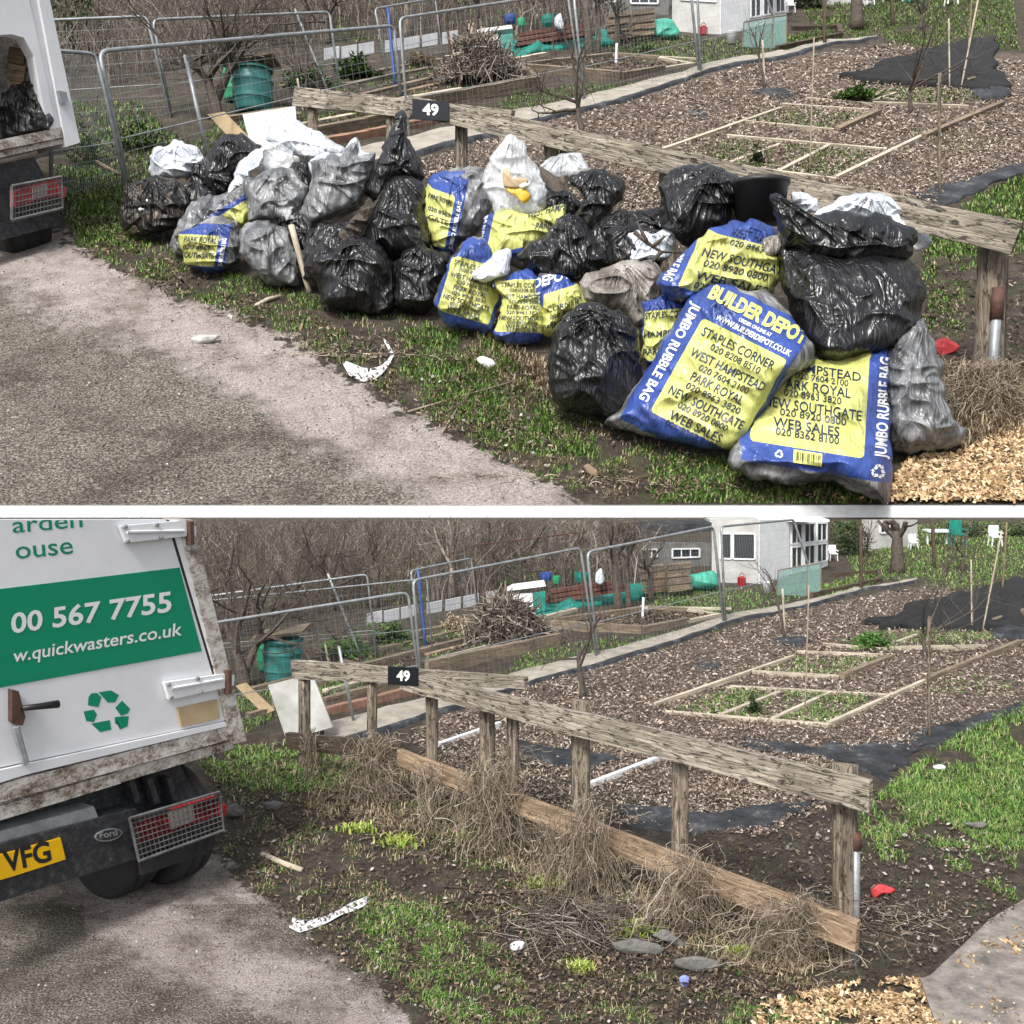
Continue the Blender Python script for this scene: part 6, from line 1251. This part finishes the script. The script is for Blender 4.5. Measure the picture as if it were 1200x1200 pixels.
hd = q('lock_plate', [(14, 808), (22, 810), (30, 840), (27, 850), (20, 850), (14, 846)], .05, .04, M['rust'], door); MB().tube([pl.q(26, 830, .07), pl.q(44, 828, .08), pl.q(68, 825, .08)], [.012, .014, .018], 8).build('handle', M['black'], hd, True)
MB().tube([pl.q(18, 852, .05), pl.q(30, 895, .05)], .016, 6).build('lock_rod', M['galvanised'], door)
q('wood_patch', [(208, 830), (255, 819.5), (258, 842), (213, 852)], .034, .012, M['plywood'], door)
q('chassis', [(-60, 975), (140, 915), (212, 897), (226, 930), (228, 948), (150, 970), (-60, 1010)], -.1, .5, M['bumper'], t)
mb = MB()
for x in (150, 172, 195): mb.prism([pl.q(*p, -.03) for p in ((x, 912), (x+6, 911), (x+16, 940), (x+9, 942))], -pl.n*.07)
mb.build('mudguard', M['bumper'], t); q('cross_member', [(-60, 990), (110, 945), (118, 965), (-60, 1012)], .0, .1, M['galvanised'], t)
bp = q('bumper', [(-60, 1010), (15, 985), (160, 948), (168, 1004), (15, 1052), (-60, 1078)], .02, .12, M['bumper'], t)
q('bumper_lip', [(-60, 1046), (15, 1028), (160, 985), (166, 1003), (15, 1051), (-60, 1077)], .035, .05, M['galvanised'], bp) if False else None
pp = q('number_plate', [(-30, 1009), (15, 998), (71, 982), (77, 1007), (15, 1027), (-30, 1040)], .03, .012, M['plate_yellow'], bp)
pl.text([('VFG', (6, 1022), (61, 1008), (-4, -23), .03)], .0312, 'plate_letters', M['ink_black'], pp)
cx, cy = 127.5, 978.5
def oval(rx, ry, o, name, mat, par): q(name, [(cx+rx*math.cos(a)+0, cy+ry*math.sin(a)-.17*rx*math.cos(a)) for a in np.linspace(0, 6.283, 28)[:-1]], o, .006, M[mat], par)
oval(16, 7.2, .028, 'oval_badge', 'galvanised', bp); oval(14.4, 5.8, .031, 'badge_field', 'bumper', bp); pl.text([('Ford', (117, 982.5), (138, 978.5), (-1, -7), .02)], .034, 'badge_script', M['galvanised'], bp)
lamp_cage(S, M, pl, ((152, 959), (257, 928), (262, 973), (163, 1009)), 19, 8, t, .12)
q('mud_flap', [(163, 1008), (246, 983), (242, 1000), (166, 1026)], .02, .02, M['black_rubber'], t); q('side_marker', [(260, 943), (267, 944), (264, 956), (261, 957)], .1, .04, M['red'], t)
q('lamp_box', [(158, 962), (256, 933), (260, 970), (166, 1003)], .07, .08, M['black'], t)
for x, y in ((150, 1050), (212, 1034)): tyre(S, M, 'wheel', S.at(x, y)+Z*.3-pl.n*.12, pl.d, .31, .19 if x > 180 else .2, t)
MB().beam(pl.q(-30, 1000)-pl.n*1.4-Z*.2, pl.q(-30, 1000)-pl.n*3.0, pl.d*.5, Z*.12).build('axle_case', M['black'], t)

# ---------------------------------------------------------------- air, light and camera
w = bpy.data.worlds.new('World'); SC.world = w; w.use_nodes = True; nt = w.node_tree; bg = nt.nodes['Background']; sky = nt.nodes.new('ShaderNodeTexSky'); sky.sky_type = 'NISHITA'; sky.sun_disc = False
EL, AZ = 50, 205
sky.sun_elevation = math.radians(EL); sky.sun_rotation = math.radians(AZ); sky.air_density = 1.2; sky.dust_density = 4; sky.ozone_density = 1
hs = nt.nodes.new('ShaderNodeHueSaturation'); hs.inputs['Saturation'].default_value = .35; nt.links.new(sky.outputs[0], hs.inputs['Color']); nt.links.new(hs.outputs[0], bg.inputs[0]); bg.inputs[1].default_value = .145
sl = bpy.data.lights.new('sun', 'SUN'); sl.energy = 2.3; sl.angle = math.radians(12); sl.color = (1, .97, .92); so = bpy.data.objects.new('sun', sl); COL.objects.link(so)
a = math.radians(AZ); e = math.radians(EL); dv = Vector((math.sin(a)*math.cos(e), math.cos(a)*math.cos(e), math.sin(e))); so.rotation_euler = dv.to_track_quat('Z', 'Y').to_euler()
cd = bpy.data.cameras.new('camera'); co = bpy.data.objects.new('camera', cd); COL.objects.link(co); SC.camera = co; cd.sensor_width = 36; cd.lens = 36; cd.clip_end = 3000; cd.clip_start = .05
co.location = (0, 0, H); co.rotation_euler = (math.pi/2-PITCH, 0, 0)
SC.view_settings.view_transform = 'Standard'; SC.view_settings.look = 'None'; SC.view_settings.exposure = .54; SC.view_settings.gamma = 1
SC.render.resolution_x = SC.render.resolution_y = 1024
SC.cycles.max_bounces = 6; SC.cycles.transparent_max_bounces = 12
